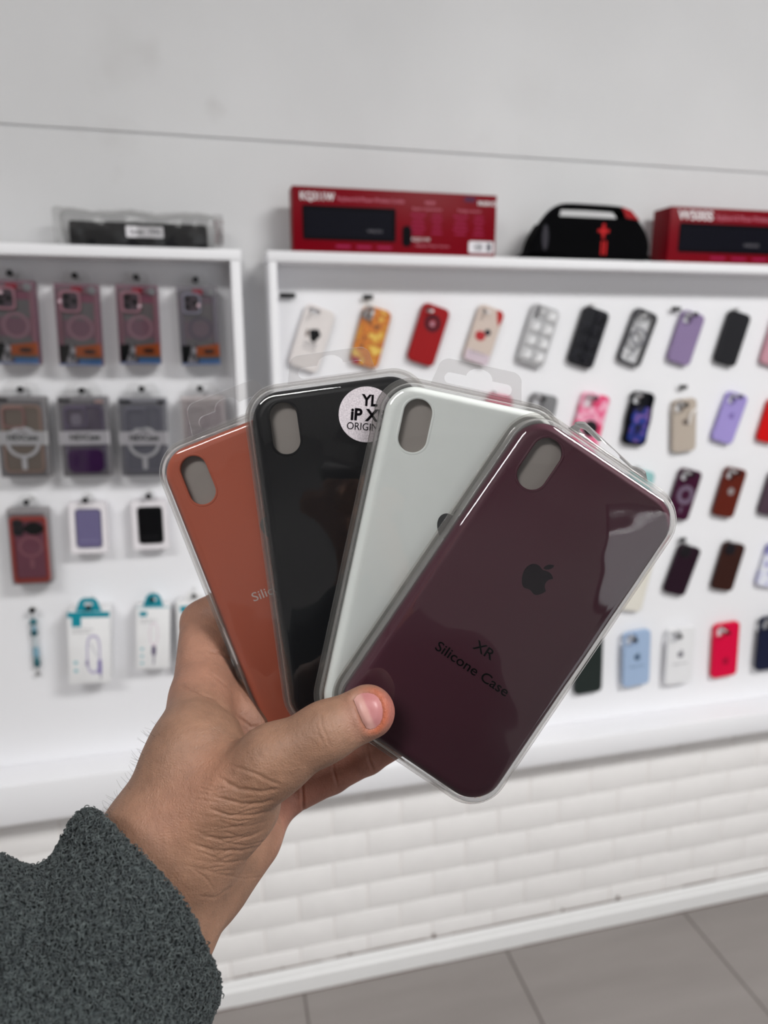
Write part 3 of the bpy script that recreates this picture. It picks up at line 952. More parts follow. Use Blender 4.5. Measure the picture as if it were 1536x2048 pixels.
def boxed_pink(TLp, TRp, BRp, BLp, label, silver, short, dot):
    depth = .024; Y = PY - .010 - depth
    w, h, c, t = quad(TLp, TRp, BRp, BLp, Y)
    root = empty('boxed_case', wall_frame((c[0], Y, c[2]), t), label, 'boxed phone case', 'boxed cases in the top row')
    pk = (120, 98, 108) if not silver else (112, 108, 116)
    fr = (152, 108, 120) if not silver else (128, 122, 134)
    MB().bbox(-w / 2, w / 2, -h / 2, h / 2, -depth, 0, .0012, 2).build('carton', plain('box card %d' % silver, pk if silver else (112, 78, 92), .4), root, smooth=30)
    MB().plate(rrect(0.01 * w, .08 * h, .84 * w, .72 * h, .006), (), 0, .0003).build('inner_card', plain('grey inner card', (112, 108, 110), .5), root, smooth=0)
    MB().plate(rrect(0.01 * w, .02 * h, .86 * w, .80 * h, .010), [rrect(.01 * w, .02 * h, .74 * w, .74 * h, .007)], .0002, .005, .002, 3).build('case_frame', plain('case frame %s' % (fr,), fr, .3), root)
    MB().plate(rrect(.01 * w, .33 * h, .80 * w, .10 * h, .003), (), .0003, .0006).build('upper_tint', plain('upper tint %d' % silver, (140, 84, 104) if not silver else (116, 100, 110), .4), root, smooth=0)
    MB().plate(rrect(.01 * w, -.05 * h, .72 * w, .22 * h, .003), (), .0003, .0006).build('lower_tint', plain('lower tint %d' % silver, (128, 94, 108) if not silver else (120, 104, 114), .4), root, smooth=0)
    cm = MB().plate(rrect(-.14 * w, .285 * h, .46 * w, .27 * h, .008), [rrect(-.14 * w, .285 * h, .37 * w, .215 * h, .006)], .0004, .007, .002, 3).build('camera_rim', plain('camera rim %s' % (fr,), (206, 150, 164) if not silver else (170, 170, 186), .2), root)
    MB().plate(rrect(-.14 * w, .285 * h, .37 * w, .215 * h, .006), (), .0004, .0012).build('camera_plate', plain('camera plate', (92, 78, 88), .3), cm, smooth=0)
    for dx, dy in ((-.23, .335), (-.24, .245), (-.06, .29)):
        MB().plate(circle(dx * w, dy * h, .075 * w, 24), (), .001, .004, .001, 2).build('lens', plain('camera lens', (26, 24, 30), .2), cm)
    ring = plain('magnet ring %d' % silver, (160, 122, 134) if not silver else (92, 88, 100), .35)
    MB().plate(circle(.04 * w, -.03 * h, .30 * w, 36), [circle(.04 * w, -.03 * h, .23 * w, 36)], .0006, .0014).build('magnet_ring', ring, root, smooth=0)
    MB().plate(rrect(.02 * w, .43 * h, .25 * w, .065 * h, .002), (), .0052, .0058).build('red_label', plain('red label', (158, 18, 46), .4), root, smooth=0)
    MB().plate(circle(.36 * w, .425 * h, .095 * w, 28), (), .0052, .0058).build('seal_sticker', plain('silver seal', (150, 152, 154), .35), root, smooth=0)
    MB().lathe([(.035 * w, 0), (.05 * w, .002), (.03 * w, .004)], 18, dot[0] * w, dot[1] * h, .006).build('ring_stud', plain('shiny stud', (226, 196, 206), .15), root)
    # printed foot of the box
    z0, z1 = .0054, .0060
    MB().plate([(-.46 * w, -.47 * h), (-.33 * w, -.47 * h), (-.20 * w, -.245 * h), (-.46 * w, -.245 * h)], (), z0, z1).build('black_print', M_ink, root, smooth=0)
    MB().plate([(-.36 * w, -.47 * h), (-.10 * w, -.47 * h), (-.10 * w, -.24 * h), (-.24 * w, -.24 * h)], (), z0 - .0002, z1 - .0002).build('grey_print', blotches('grey photo print', [(60, 58, 62), (150, 148, 152), (190, 188, 192), (90, 88, 94)], 90, .4, 5), root, smooth=0)
    og = MB().plate([(-.10 * w, -.385 * h), (.485 * w, -.385 * h), (.485 * w, -.225 * h), (-.10 * w, -.265 * h)], (), z0, z1).build('orange_print', plain('orange print', (176, 84, 34), .4), root, smooth=0)
    MB().plate(circle(.22 * w, -.325 * h, .15 * w, 24, .032 * h), (), z1, z1 + .0002).build('dark_oval', plain('dark oval print', (58, 30, 18), .4), og, smooth=0)
    MB().plate([(-.10 * w, -.42 * h), (.485 * w, -.42 * h), (.485 * w, -.383 * h), (-.10 * w, -.383 * h)], (), z0, z1).build('olive_print', plain('olive print', (104, 96, 82), .4), root, smooth=0)
    MB().box(-.04 * w, .485 * w, -.475 * h, -.42 * h, z0, z1).build('blue_print', plain('blue print', (60, 112, 168), .4), root, smooth=0)
    MB().box(-.485 * w, .485 * w, -.495 * h, -.474 * h, z0 - .0003, z1 - .0003).build('blue_foot', plain('pale blue foot', (140, 156, 196), .4), root, smooth=0)
    hang_tab(root, w, h, h / 2 - .001, M_cardclear, .7 * w, .024, z=-.012)
    lid = MB().plate(rrect(0, 0, w - .001, h - .001, .002), (), .0088, .0092, back=False)
    lid.build('clear_lid', M_lid, root, smooth=0)
    return root


B = [((-27, 559), (67, 561), (81, 727), (-11, 730), 'boxed pink phone case cut by the left photo edge', 0, 'pink boxed case at the photo edge', (-.2, .35)),
     ((105, 567), (197, 568), (205, 730), (121, 733), 'boxed pink phone case with stud at lower left of its cameras', 0, 'boxed case with stud at left', (-.36, .28)),
     ((230, 570), (314, 570), (323, 727), (240, 730), 'boxed pink phone case with stud at lower right of its cameras', 0, 'boxed case with stud at right', (.06, .235)),
     ((350, 573), (434, 573), (440, 729), (365, 731), 'boxed smoky grey phone case with a dark ring', 1, 'boxed smoky grey case', (.03, .26))]
for q in B: boxed_pink(*q)
for (px, py), s in zip(((19, 546), (149, 551), (272, 554), (391, 559)), B):
    p = on_wall(px, py, PY - .046); peg(p[0], p[2], .042, 'black-tipped peg holding the ' + s[6], r=.003)


def boxed_band(TLp, TRp, BRp, BLp, label, kind, short):
    depth = .024; Y = PY - .010 - depth
    w, h, c, t = quad(TLp, TRp, BRp, BLp, Y)
    root = empty('boxed_case', wall_frame((c[0], Y, c[2]), t), label, 'boxed phone case', 'boxed cases in the second row')
    cc = {'tan': (126, 124, 126), 'purple': (124, 122, 126), 'clear': (126, 126, 132), 'pale': (190, 182, 182)}[kind]
    fr = {'tan': (182, 152, 138), 'purple': (126, 116, 140), 'clear': (146, 146, 158), 'pale': (206, 196, 198)}[kind]
    inn = {'tan': (140, 128, 118), 'purple': (116, 108, 122), 'clear': (132, 132, 142), 'pale': (196, 186, 188)}[kind]
    MB().bbox(-w / 2, w / 2, -h / 2, h / 2, -depth, 0, .0012, 2).build('carton', plain('band box card ' + kind, cc, .4), root, smooth=30)
    MB().plate(rrect(0, -.02 * h, .80 * w, .84 * h, .010), [rrect(0, -.02 * h, .70 * w, .79 * h, .007)], .0002, .004, .0015, 3).build('case_frame', plain('band case frame ' + kind, fr, .3), root)
    MB().plate(rrect(0, -.02 * h, .70 * w, .79 * h, .007), (), .0002, .0008).build('case_back', plain('band case back ' + kind, inn, .35), root, smooth=0)
    MB().plate(rrect(-.15 * w, .245 * h, .46 * w, .26 * h, .009), [rrect(-.15 * w, .245 * h, .37 * w, .21 * h, .007)], .0006, .0055, .0015, 3).build('camera_rim', plain('band cam rim ' + kind, fr if kind != 'tan' else (176, 134, 130), .3), root)
    if kind == 'purple':
        MB().plate(rrect(-.02 * w, -.30 * h, .72 * w, .30 * h, .012), (), .0008, .0045, .0015, 3).build('purple_fill', plain('deep purple', (76, 34, 92), .35, vary=.2, vscale=60), root)
        MB().plate(rrect(-.15 * w, .215 * h, .20 * w, .14 * h, .006), (), .0008, .002).build('pale_window', plain('pale violet', (152, 146, 160), .4), root, smooth=0)
        MB().plate(rrect(.33 * w, .44 * h, .17 * w, .035 * h, .001), (), .0002, .0006).build('pink_tag', plain('pink tag', (206, 170, 164), .4), root, smooth=0)
    if kind != 'pale':
        mb = MB().plate(circle(0.0, -.06 * h, .34 * w, 36), [circle(0.0, -.06 * h, .27 * w, 36)], .0042, .0050)
        mb.plate(rrect(0.0, -.06 * h - .46 * w, .10 * w, .27 * w, .003), (), .0042, .0050)
        if kind != 'purple':
            mb.build('magnet_ring', plain('white ring', (236, 236, 238), .35), root, smooth=0)
        bd = MB().box(-w / 2, w / 2, -.005 * h - .085 * h, -.005 * h + .085 * h, .0060, .0066).build('paper_band', plain('paper band', (232, 230, 234) if kind != 'tan' else (226, 226, 227), .5), root, smooth=0)
        text('NEXCase', .17 * w, M_ink, bd, 0, 0, .0068, name='band_lettering', bold=.03, width=.60 * w)
        MB().plate(rrect(-.36 * w, .455 * h, .24 * w, .04 * h, .002), (), .0003, .0007).build('dark_mark', M_pegtip, root, smooth=0)
        if kind == 'clear':
            MB().plate(rrect(.38 * w, .455 * h, .16 * w, .04 * h, .002), (), .0003, .0007).build('dark_mark', M_pegtip, root, smooth=0)
    else:
        MB().plate(circle(-.02 * w, -.06 * h, .26 * w, 30), (), .0008, .006, .002, 3).build('round_pad', plain('pale pad', (178, 168, 174), .35), root)
    hang_tab(root, w, h, h / 2 - .001, M_cardclear, .8 * w, .028, z=-.012)
    MB().plate(rrect(0, 0, w - .001, h - .001, .002), (), .0078, .0082, back=False).build('clear_lid', M_lid, root, smooth=0)


C2 = [((-12, 793), (90, 793), (103, 951), (3, 957), 'boxed tan-framed clear case with a white paper band', 'tan', 'boxed tan-framed case'),
      ((114, 796), (213, 791), (226, 949), (128, 956), 'boxed case with deep purple lower half and paper band', 'purple', 'boxed purple case'),
      ((237, 797), (331, 796), (341, 950), (243, 953), 'boxed clear grey case with a white ring below its paper band', 'clear', 'boxed clear grey case'),
      ((361, 793), (449, 793), (458, 944), (372, 948), 'pale boxed case seen through the clear tab of the peach pack', 'pale', 'pale boxed case')]
for q in C2: boxed_band(*q)
for (px, py), s in zip(((40, 779), (163, 781), (283, 778), (400, 777)), C2):
    p = on_wall(px, py, PY - .046); peg(p[0], p[2], .042, 'black-tipped peg holding the ' + s[6], r=.003)


# third row
def boxed_orange():
    depth = .024; Y = PY - .010 - depth
    w, h, c, t = quad((13, 1019), (94, 1018), (107, 1165), (25, 1172), Y)
    root = empty('boxed_case', wall_frame((c[0], Y, c[2]), t), 'boxed coral phone case with a pink ring and black oval sticker', 'boxed phone case')
    MB().bbox(-w / 2, w / 2, -h / 2, h / 2, -depth, 0, .0012, 2).build('carton', plain('clear grey box', (150, 146, 148), .4), root, smooth=30)
    MB().plate(rrect(0, -.03 * h, .90 * w, .88 * h, .008), [rrect(.01 * w, -.03 * h, .74 * w, .76 * h, .006)], 0, .005, .002, 3).build('case_frame', plain('coral frame', (206, 84, 74), .35), root)
    MB().plate(rrect(0, -.03 * h, .78 * w, .80 * h, .006), (), 0, .0008).build('case_back', plain('rosy back', (164, 98, 118), .35, vary=.12, vscale=30), root, smooth=0)
    cm = MB().plate(rrect(-.25 * w, .27 * h, .26 * w, .23 * h, .008), (), .0008, .0058, .0015, 3).build('camera_plate', plain('dark camera plate', (72, 56, 62), .3), root)
    for dy in (.32, .22):
        MB().plate(circle(-.25 * w, dy * h, .10 * w, 24), (), .0055, .0068).build('lens', plain('camera lens', (40, 38, 44), .2), cm)
    MB().plate([(.14 * w + .21 * w * math.cos(a) * (1 + .25 * abs(math.cos(a)) ** 6), .255 * h + .082 * h * math.sin(a)) for a in [2 * PI * k / 36 for k in range(36)]], (), .0052, .0062).build('black_sticker', M_ink, root, smooth=0)
    mb = MB().plate(circle(.03 * w, .01 * h, .30 * w, 36), [circle(.03 * w, .01 * h, .23 * w, 36)], .0008, .0020)
    mb.plate(rrect(.03 * w, .01 * h - .47 * w, .10 * w, .26 * w, .003), (), .0008, .0020)
    mb.build('magnet_ring', plain('pink ring', (196, 126, 140), .35), root, smooth=0)
    hang_tab(root, w, h, h / 2 - .001, M_cardclear, .62 * w, .026, z=-.012)
    MB().plate(rrect(0, 0, w - .001, h - .001, .002), (), .0078, .0082, back=False).build('clear_lid', M_lid, root, smooth=0)
    p = on_wall(52, 1005, PY - .046); peg(p[0], p[2], .042, 'black-tipped peg holding the boxed coral case', r=.003)


boxed_orange()


def power_box(TLp, TRp, BRp, BLp, col, label, pg, short):
    depth = .030; Y = PY - .004 - depth
    w, h, c, t = quad(TLp, TRp, BRp, BLp, Y)
    root = empty('power_bank_box', wall_frame((c[0], Y, c[2]), t), label, 'power bank box', 'white boxes with a power bank')
    MB().plate(rrect(0, 0, w, h, .003), [rrect(.01 * w, .0 * h, .72 * w, .80 * h, .007)], -depth, 0, .001, 2, hole_z=-.008).build('carton', plain('white carton', (232, 228, 232), .4), root)
    MB().box(-w * .45, w * .45, -h * .45, h * .45, -.012, -.008).build('carton_back', plain('white carton', (232, 228, 232), .4), root, smooth=0)
    pb = MB().plate(rrect(.01 * w, 0, .68 * w, .765 * h, .007), (), -.0085, -.002, .002, 3).build('power_bank', plain('power bank %s' % (col,), col, .35, vary=.02), root)
    text('MagSafe Battery', .085 * w, plain('soft print %s' % (col,), tuple(min(255, v + 34) for v in col), .4), pb, .02 * w, -.24 * h, -.0019, name='printed_lettering')
    hang_tab(root, w, h, h / 2 - .001, M_cardclear, .5 * w, .020, z=-.012)
    p = on_wall(pg[0], pg[1], PY - .046); peg(p[0], p[2], .042, 'black-tipped peg holding the ' + short, r=.003)


power_box((136, 1009), (211, 1006), (216, 1106), (142, 1108), (108, 102, 138), 'white box with a violet grey power bank in its window', (170, 1001), 'violet power bank box')
power_box((260, 1005), (334, 1002), (338, 1097), (268, 1100), (6, 6, 9), 'white box with a black power bank in its window', (297, 993), 'black power bank box')


# fourth row
def strap():
    p0 = on_wall(64, 1222, PY - .012); p1 = on_wall(76, 1352, PY - .012)
    root = empty('beaded_strap', wall_frame((p0[0], PY - .010, p0[2])), 'short strap of teal and clear beads hanging from a black peg', 'phone strap')
    Lh = p0[2] - p1[2]; dx = p1[0] - p0[0]
    MB().tube([(dx * t + .001 * math.sin(9 * t), -Lh * t, .0) for t in [k / 20 for k in range(21)]], .0009, 6).build('cord', plain('dark cord', (60, 62, 64), .6), root)
    cols = {'teal': (54, 110, 120), 'dark': (34, 84, 94), 'clear': (186, 196, 200), 'sky': (120, 160, 178), 'grey': (130, 130, 130)}
    seq = [(.17, 'teal', .0068), (.27, 'sky', .005), (.34, 'dark', .0066), (.43, 'clear', .0048), (.51, 'clear', .0052), (.60, 'sky', .0058), (.67, 'sky', .0064), (.76, 'teal', .0060), (.82, 'dark', .0066), (.97, 'grey', .0046)]
    for t, k, r in seq:
        MB().lathe([(r * math.cos(a), r * math.sin(a)) for a in [-PI / 2 * .96 + PI * .96 * i / 12 for i in range(13)]], 18, dx * t, -Lh * t).build('bead', plain('bead ' + k, cols[k], .2), root, smooth=80)
    p = on_wall(64, 1221, PY - .02); peg(p[0], p[2], .016, 'black-tipped peg holding the beaded strap', r=.0032)


strap()
M_teal = plain('teal print', (24, 142, 160), .4)
M_card = plain('white strap carton', (236, 236, 237), .4)


def strap_box(TLp, TRp, BRp, BLp, depth, label, kind, short, pgy):
    Y = PY - .004 - depth
    w, h, c, t = quad(TLp, TRp, BRp, BLp, Y)
    root = empty('accessory_box', wall_frame((c[0], Y, c[2]), t), label, 'accessory box', 'white and teal boxes of phone straps')
    MB().bbox(-w / 2, w / 2, -h / 2, h / 2, -depth, 0, .001, 2).build('carton', M_card, root, smooth=30)
    wh = kind == 'third'
    hang_tab(root, w, h, h / 2 - .0005, M_card if wh else M_teal, .62 * w, .028 if not wh else .022, z=-.003)
    if not wh:
        MB().box(-w / 2, w / 2, h / 2 - (.075 * h if kind == 'cable' else .012 * h), h / 2, 0, .0004).build('teal_band', M_teal, root, smooth=0)
    MB().box(-.40 * w, -.18 * w if not wh else -.12 * w, .5 * h - (.20 if kind == 'cable' else .145) * h, .5 * h - (.07 if not wh else .05) * h, 0, .0005).build('teal_mark', M_teal, root, smooth=0)
    y = .5 * h - .235 * h if kind == 'cable' else .5 * h - .20 * h
    text('Crossbody phone strap', .055 * w, M_grey, root, -.40 * w, y, .0003, align='LEFT', width=.5 * w)
    text('adjustable length', .055 * w, M_grey, root, -.40 * w, y - .045 * h, .0003, align='LEFT', width=.42 * w)
    for k in range(2 if kind == 'cable' else 3):
        MB().plate(circle(-.33 * w, (-.20 if kind == 'cable' else -.17) * h - k * .115 * h, .05 * w, 20), (), 0, .0004).build('teal_icon', plain('pale teal print', (150, 194, 202), .4), root, smooth=0)
    if kind == 'cable':
        P = []
        for k in range(40):
            a = 2 * PI * k / 40
            ca, sa = math.cos(a), math.sin(a)
            P.append((.10 * w + .175 * w * math.copysign(abs(ca) ** .8, ca), -.09 * h + .275 * h * math.copysign(abs(sa) ** .55, sa), .0006))
        M_c = plain('lilac cord print', (190, 184, 208), .5)
        inn = [((x - .10 * w) * .72 + .10 * w, (y + .09 * h) * .86 - .09 * h) for x, y, z in P]
        MB().plate([(x, y) for x, y, z in P], [inn], 0, .0005).build('cord_picture', M_c, root, smooth=0)
        MB().plate([(0.0, .06 * h), (.03 * w, .07 * h), (.22 * w, -.13 * h), (.18 * w, -.13 * h)], (), 0, .0004).build('cord_picture', plain('pale grey print', (206, 206, 212), .5), root, smooth=0)
        M_v = plain('violet print', (124, 112, 170), .5)
        MB().plate(rrect(.245 * w, -.27 * h, .09 * w, .20 * h, .002), (), .0005, .0008).build('clasp_picture', M_v, root, smooth=0)
        MB().plate(rrect(-.055 * w, -.21 * h, .08 * w, .08 * h, .002), (), .0005, .0008).build('clasp_picture', plain('grey violet print', (150, 142, 172), .5), root, smooth=0)
        MB().plate(rrect(.265 * w, -.40 * h, .05 * w, .09 * h, .001), (), .0003, .0005).build('clasp_picture', plain('pale clasp print', (190, 188, 196), .5), root, smooth=0)
    elif kind == 'strap':
        P = [(.02 * w + .15 * w * math.sin(2 * PI * k / 40) * (.55 + .45 * math.cos(PI * k / 40 * 2 - .0)), .10 * h + .19 * h * math.cos(2 * PI * k / 40)) for k in range(40)]
        P = [(.02 * w + .14 * w * math.sin(a), .09 * h + .17 * h * math.cos(a) - (.05 * h if math.cos(a) < -.3 else 0)) for a in [2 * PI * k / 40 for k in range(40)]][::-1]
        inn = [((x - .02 * w) * .74 + .02 * w, (y - .09 * h) * .84 + .09 * h) for x, y in P]
        MB().plate(P, [inn], 0, .0004).build('cord_picture', plain('pale pink print', (226, 212, 222), .5), root, smooth=0)
        MB().plate(rrect(.02 * w, -.20 * h, .13 * w, .15 * h, .003), (), 0, .0005).build('clasp_picture', plain('dark violet print', (92, 82, 112), .5), root, smooth=0)
        MB().plate([(-.01 * w, -.44 * h), (.03 * w, -.44 * h), (.06 * w, -.27 * h), (0.0, -.27 * h)], (), 0, .0004).build('clasp_picture', plain('grey violet print2', (150, 146, 160), .5), root, smooth=0)
    p = on_wall(*pgy, PY - .004 - depth - .006)
    peg(p[0], p[2], depth + .008, 'peg holding the ' + short, r=.0026)
    return root


strap_box((134, 1226), (219, 1222), (221, 1364), (139, 1369), .050, 'deep white and teal box with a lilac cord picture', 'cable', 'lilac cord box', (177, 1215))
strap_box((273, 1214), (339, 1214), (340, 1337), (272, 1338), .036, 'white and teal box with a dark wrist strap picture', 'strap', 'wrist strap box', (304, 1199))
strap_box((353, 1206), (420, 1203), (424, 1330), (357, 1333), .036, 'white box with a teal square half hidden behind the fingers', 'third', 'half hidden white box', (388, 1192))
# ---------------------------------------------------------------- four blister-packed cases fanned in the hand
MM = 0.001


def cam_frame(px, py, z, tilt, rx=0.0, ry=0.0):
    p = at_depth(px, py, z)
    return Matrix.Translation(Vector(p)) @ (CAMROT @ Matrix.Rotation(-math.radians(tilt), 3, 'Z') @ Matrix.Rotation(math.radians(rx), 3, 'X') @ Matrix.Rotation(math.radians(ry), 3, 'Y')).to_4x4()


M_dome = film('blister dome', (.975, .975, .97), 1.15, .025, .0022, 22, haze=.004, edge=.60)
M_flange = film('blister rim', (.90, .89, .88), 1.3, .05, .0004, 60, haze=.10, edge=.3)
M_tab = film('hang tab film', (.94, .935, .935), 1.0, .10, .0003, 40, haze=.05)
M_insert = plain('grey lining card', (150, 143, 139), .7, vary=.06, vscale=60)
BW, BH, BT = 89 * MM, 167 * MM, 11.6 * MM


def euro_slot(y0, w=32 * MM, h=5.2 * MM, bw=12.5 * MM, bh=4.4 * MM):
    r = h * .46
    pts = []
    for k in range(9):      # right end, going up
        a = -PI / 2 + PI * k / 8
        pts.append((w / 2 - r + r * math.cos(a), y0 + h / 2 + (h / 2) * math.sin(a)))
    for k in range(13):     # round bump in the middle
        a = PI * k / 12
        pts.append((bw / 2 * math.cos(a), y0 + h + bh * math.sin(a)))
    for k in range(9):
        a = PI / 2 + PI * k / 8
        pts.append((-w / 2 + r + r * math.cos(a), y0 + h / 2 + (h / 2) * math.sin(a)))
    return pts


def pack(px, py, z, tilt, label, color, short, bent=False, tabh=13.0, rx=0.0, ry=0.0, rough=.45):
    root = empty('phone_case_pack', cam_frame(px, py, z, tilt, rx, ry), label, 'packed phone case', 'blister packs fanned out in the hand')
    # clear dome
    o = rrect(0, 0, 84.4 * MM, 162.2 * MM, 15.2 * MM, 14)
    prof = [(0, .0), (.35, 1.5), (.8, 4.0), (1.2, 6.8)]
    for k in range(1, 9):
        a = PI / 2 * k / 8
        prof.append((1.2 + 4.8 * (1 - math.cos(a)), 6.8 + 4.8 * math.sin(a)))
    rings = [[(x, y, h * MM) for x, y in (inset(o, i * MM) if i else o)] for i, h in prof]
    n = len(o); v = [p for r in rings for p in r]; f = []
    for k in range(len(rings) - 1):
        f += [(k * n + i, k * n + (i + 1) % n, (k + 1) * n + (i + 1) % n, (k + 1) * n + i) for i in range(n)]
    f.append(tuple((len(rings) - 1) * n + i for i in range(n)))
    MB().add(v, f).build('blister_dome', M_dome, root, smooth=50)
    MB().plate(rrect(0, 0, BW, BH, 17 * MM, 14), [o], -.0004, .0004, .0002, 2).build('blister_rim', M_flange, root, smooth=60)
    MB().plate(rrect(0, 0, BW - .002, BH - .002, 16 * MM, 14), (), -.0009, -.0006).build('back_sheet', film('back sheet', (.93, .93, .93), 1.0, .06, haze=.10), root, smooth=0)
    # hang tab with its slot
    tw = 41.5 * MM; th = tabh * MM; y0 = BH / 2 - .0008
    r = 5.0 * MM
    ol = [(-tw / 2 - .0008, y0), (tw / 2 + .0008, y0)]
    ol += [(tw / 2 - .001 - r + r * math.cos(a), y0 + th - r + r * math.sin(a)) for a in [PI / 2 * k / 8 for k in range(9)]]
    ol += [(-tw / 2 + .001 + r + r * math.cos(a), y0 + th - r + r * math.sin(a)) for a in [PI / 2 + PI / 2 * k / 8 for k in range(9)]]
    sl = euro_slot(y0 + .0016, h=(tabh - 13) * MM * .4 + 5.2 * MM)
    mb = MB().plate(ol, [sl], -.0002, .0002)
    if bent:   # crumpled backwards
        out = []
        for x, y, zz in mb.v:
            t = (y - y0)
            a = min(1.0, t / .003) * math.radians(58 + 10 * math.sin(x * 160))
            out.append((x + .0006 * math.sin(t * 900), y0 + t * math.cos(a) + .0007 * math.sin(x * 330) * min(1, t / .004), zz - t * math.sin(a) * .9 + .0006 * math.sin(x * 420 + t * 500) * min(1, t / .003)))
        mb.v = out
    mb.build('hang_tab', M_tab, root, smooth=30)
    # the silicone case
    m = plain('silicone ' + short, color, rough, vary=.02, vscale=80, spec=.12)
    co = rrect(0, 0, 79.6 * MM, 157.4 * MM, 14.2 * MM, 14)
    ho = rrect(-24.6 * MM, 60.5 * MM, 14.2 * MM, 25.6 * MM, 7.0 * MM, 12)
    fz = BT - .0011
    case = MB().plate(co, [ho], .0010, fz, .0050, 8, hole_z=fz - .0042).build('silicone_case', m, root, smooth=40)
    # soft rolled lip of the camera opening
    MB().tube([(x, y, fz - .0004) for x, y in ho], .0007, 8, closed=True).build('opening_lip', m, case)
    MB().plate(rrect(-24.6 * MM, 60.5 * MM, 19 * MM, 30 * MM, 6 * MM), (), fz - .0050, fz - .0042).build('lining', M_insert, case, smooth=0)
    return root, case, fz


M_txt_black = plain('black print', (6, 4, 7), .4, spec=.04)
M_txt_grey = plain('silver grey print', (196, 184, 180), .4)
M_emb = plain('dark emblem', (22, 12, 24), .4, spec=.04)

# frontmost: burgundy
burg, c, fz = pack(1008.4, 1216.6, .3175, 34.1, 'burgundy silicone phone case in a clear blister pack, front of the fan', (80, 42, 55), 'burgundy', bent=True)
emblem(c, 2.0 * MM, 20 * MM, fz, 15.2 * MM, M_emb)
text('XR', 6.4 * MM, M_txt_black, c, .7 * MM, -19.8 * MM, fz + .00012, width=9.8 * MM, bold=.008)
text('Silicone Case', 6.2 * MM, M_txt_black, c, 1.0 * MM, -29.4 * MM, fz + .00012, width=37 * MM, bold=.008)
# white
whit, c, fz = pack(877, 1133.5, .330, 12.2, 'white silicone phone case in a clear blister pack, between black and burgundy', (236, 240, 238), 'white')
emblem(c, 0.6 * MM, 21 * MM, fz, 15.2 * MM, plain('charcoal emblem', (60, 62, 64), .35))
# black
blk, c, fz = pack(711.3, 1096.4, .342, -7.85, 'black silicone phone case pack with a round sticker in its top corner', (20, 21, 25), 'black', rough=.38)
emblem(c, 0, 25 * MM, fz, 15.2 * MM, plain('black emblem', (12, 12, 15), .35))


def sticker_mat():
    m, nt, out = nodes_of('glitter paper')
    b = N(nt, 'ShaderNodeBsdfPrincipled'); b.inputs['Roughness'].default_value = .45
    tc = N(nt, 'ShaderNodeTexCoord'); nz = N(nt, 'ShaderNodeTexNoise'); nz.inputs['Scale'].default_value = 1600; nz.inputs['Detail'].default_value = 2
    L(nt, tc, 'Object', nz, 'Vector')
    cr = N(nt, 'ShaderNodeValToRGB')
    cr.color_ramp.elements[0].position = .35; cr.color_ramp.elements[0].color = lin((172, 164, 170)) + (1,)
    cr.color_ramp.elements[1].position = .7; cr.color_ramp.elements[1].color = lin((204, 196, 200)) + (1,)
    L(nt, nz, 'Fac', cr, 0); L(nt, cr, 0, b, 'Base Color'); L(nt, b, 0, out, 'Surface')
    return m


sx, sy = 14.1 * MM, 61.5 * MM
st = MB().plate(circle(sx, sy, 13 * MM, 64), (), BT + .00002, BT + .00014).build('round_sticker', sticker_mat(), blk, smooth=0)
zt = BT + .00022
for s, dx, dy, sz, w_, bo in (('YL', 1.1, 6.3, 7.2, 7.6, .035), ('iP XR', 1.0, -.6, 7.6, 17.2, .035), ('ORIGINAL', 1.0, -6.0, 4.9, 19.6, .0)):
    a = math.radians(-12)
    x, y = rot2(dx * MM, dy * MM, a)
    text(s, sz * MM, M_txt_black, st, sx + x, sy + y, zt, rot=-12, bold=bo, width=w_ * MM)
# rearmost: peach
pch, c, fz = pack(587.7, 1151.2, .3545, -21.6, 'peach orange silicone phone case in a clear blister pack, rearmost of the fan', (180, 94, 73), 'peach', tabh=16.0)
emblem(c, 1.5 * MM, 28 * MM, fz, 15.2 * MM, plain('charcoal emblem', (60, 62, 64), .35))
text('Silicone Case', 6.2 * MM, M_txt_grey, c, -2.5 * MM, -2.4 * MM, fz + .00012, width=37 * MM)
# ---------------------------------------------------------------- the hand that holds them
def P3(px, py, zmm):
    """camera space point in millimetres: x right, y up, z away"""
    return np.array([(px - 768) / FPX * zmm, -(py - 1024) / FPX * zmm, zmm], dtype=np.float64)


def to_world(p):
    p = np.asarray(p) * 0.001
    return CAM + p[..., 0:1] * RT + p[..., 1:2] * UP + p[..., 2:3] * FW


def to_pix(p):
    return np.stack([768 + p[:, 0] / p[:, 2] * FPX, 1024 - p[:, 1] / p[:, 2] * FPX], 1)


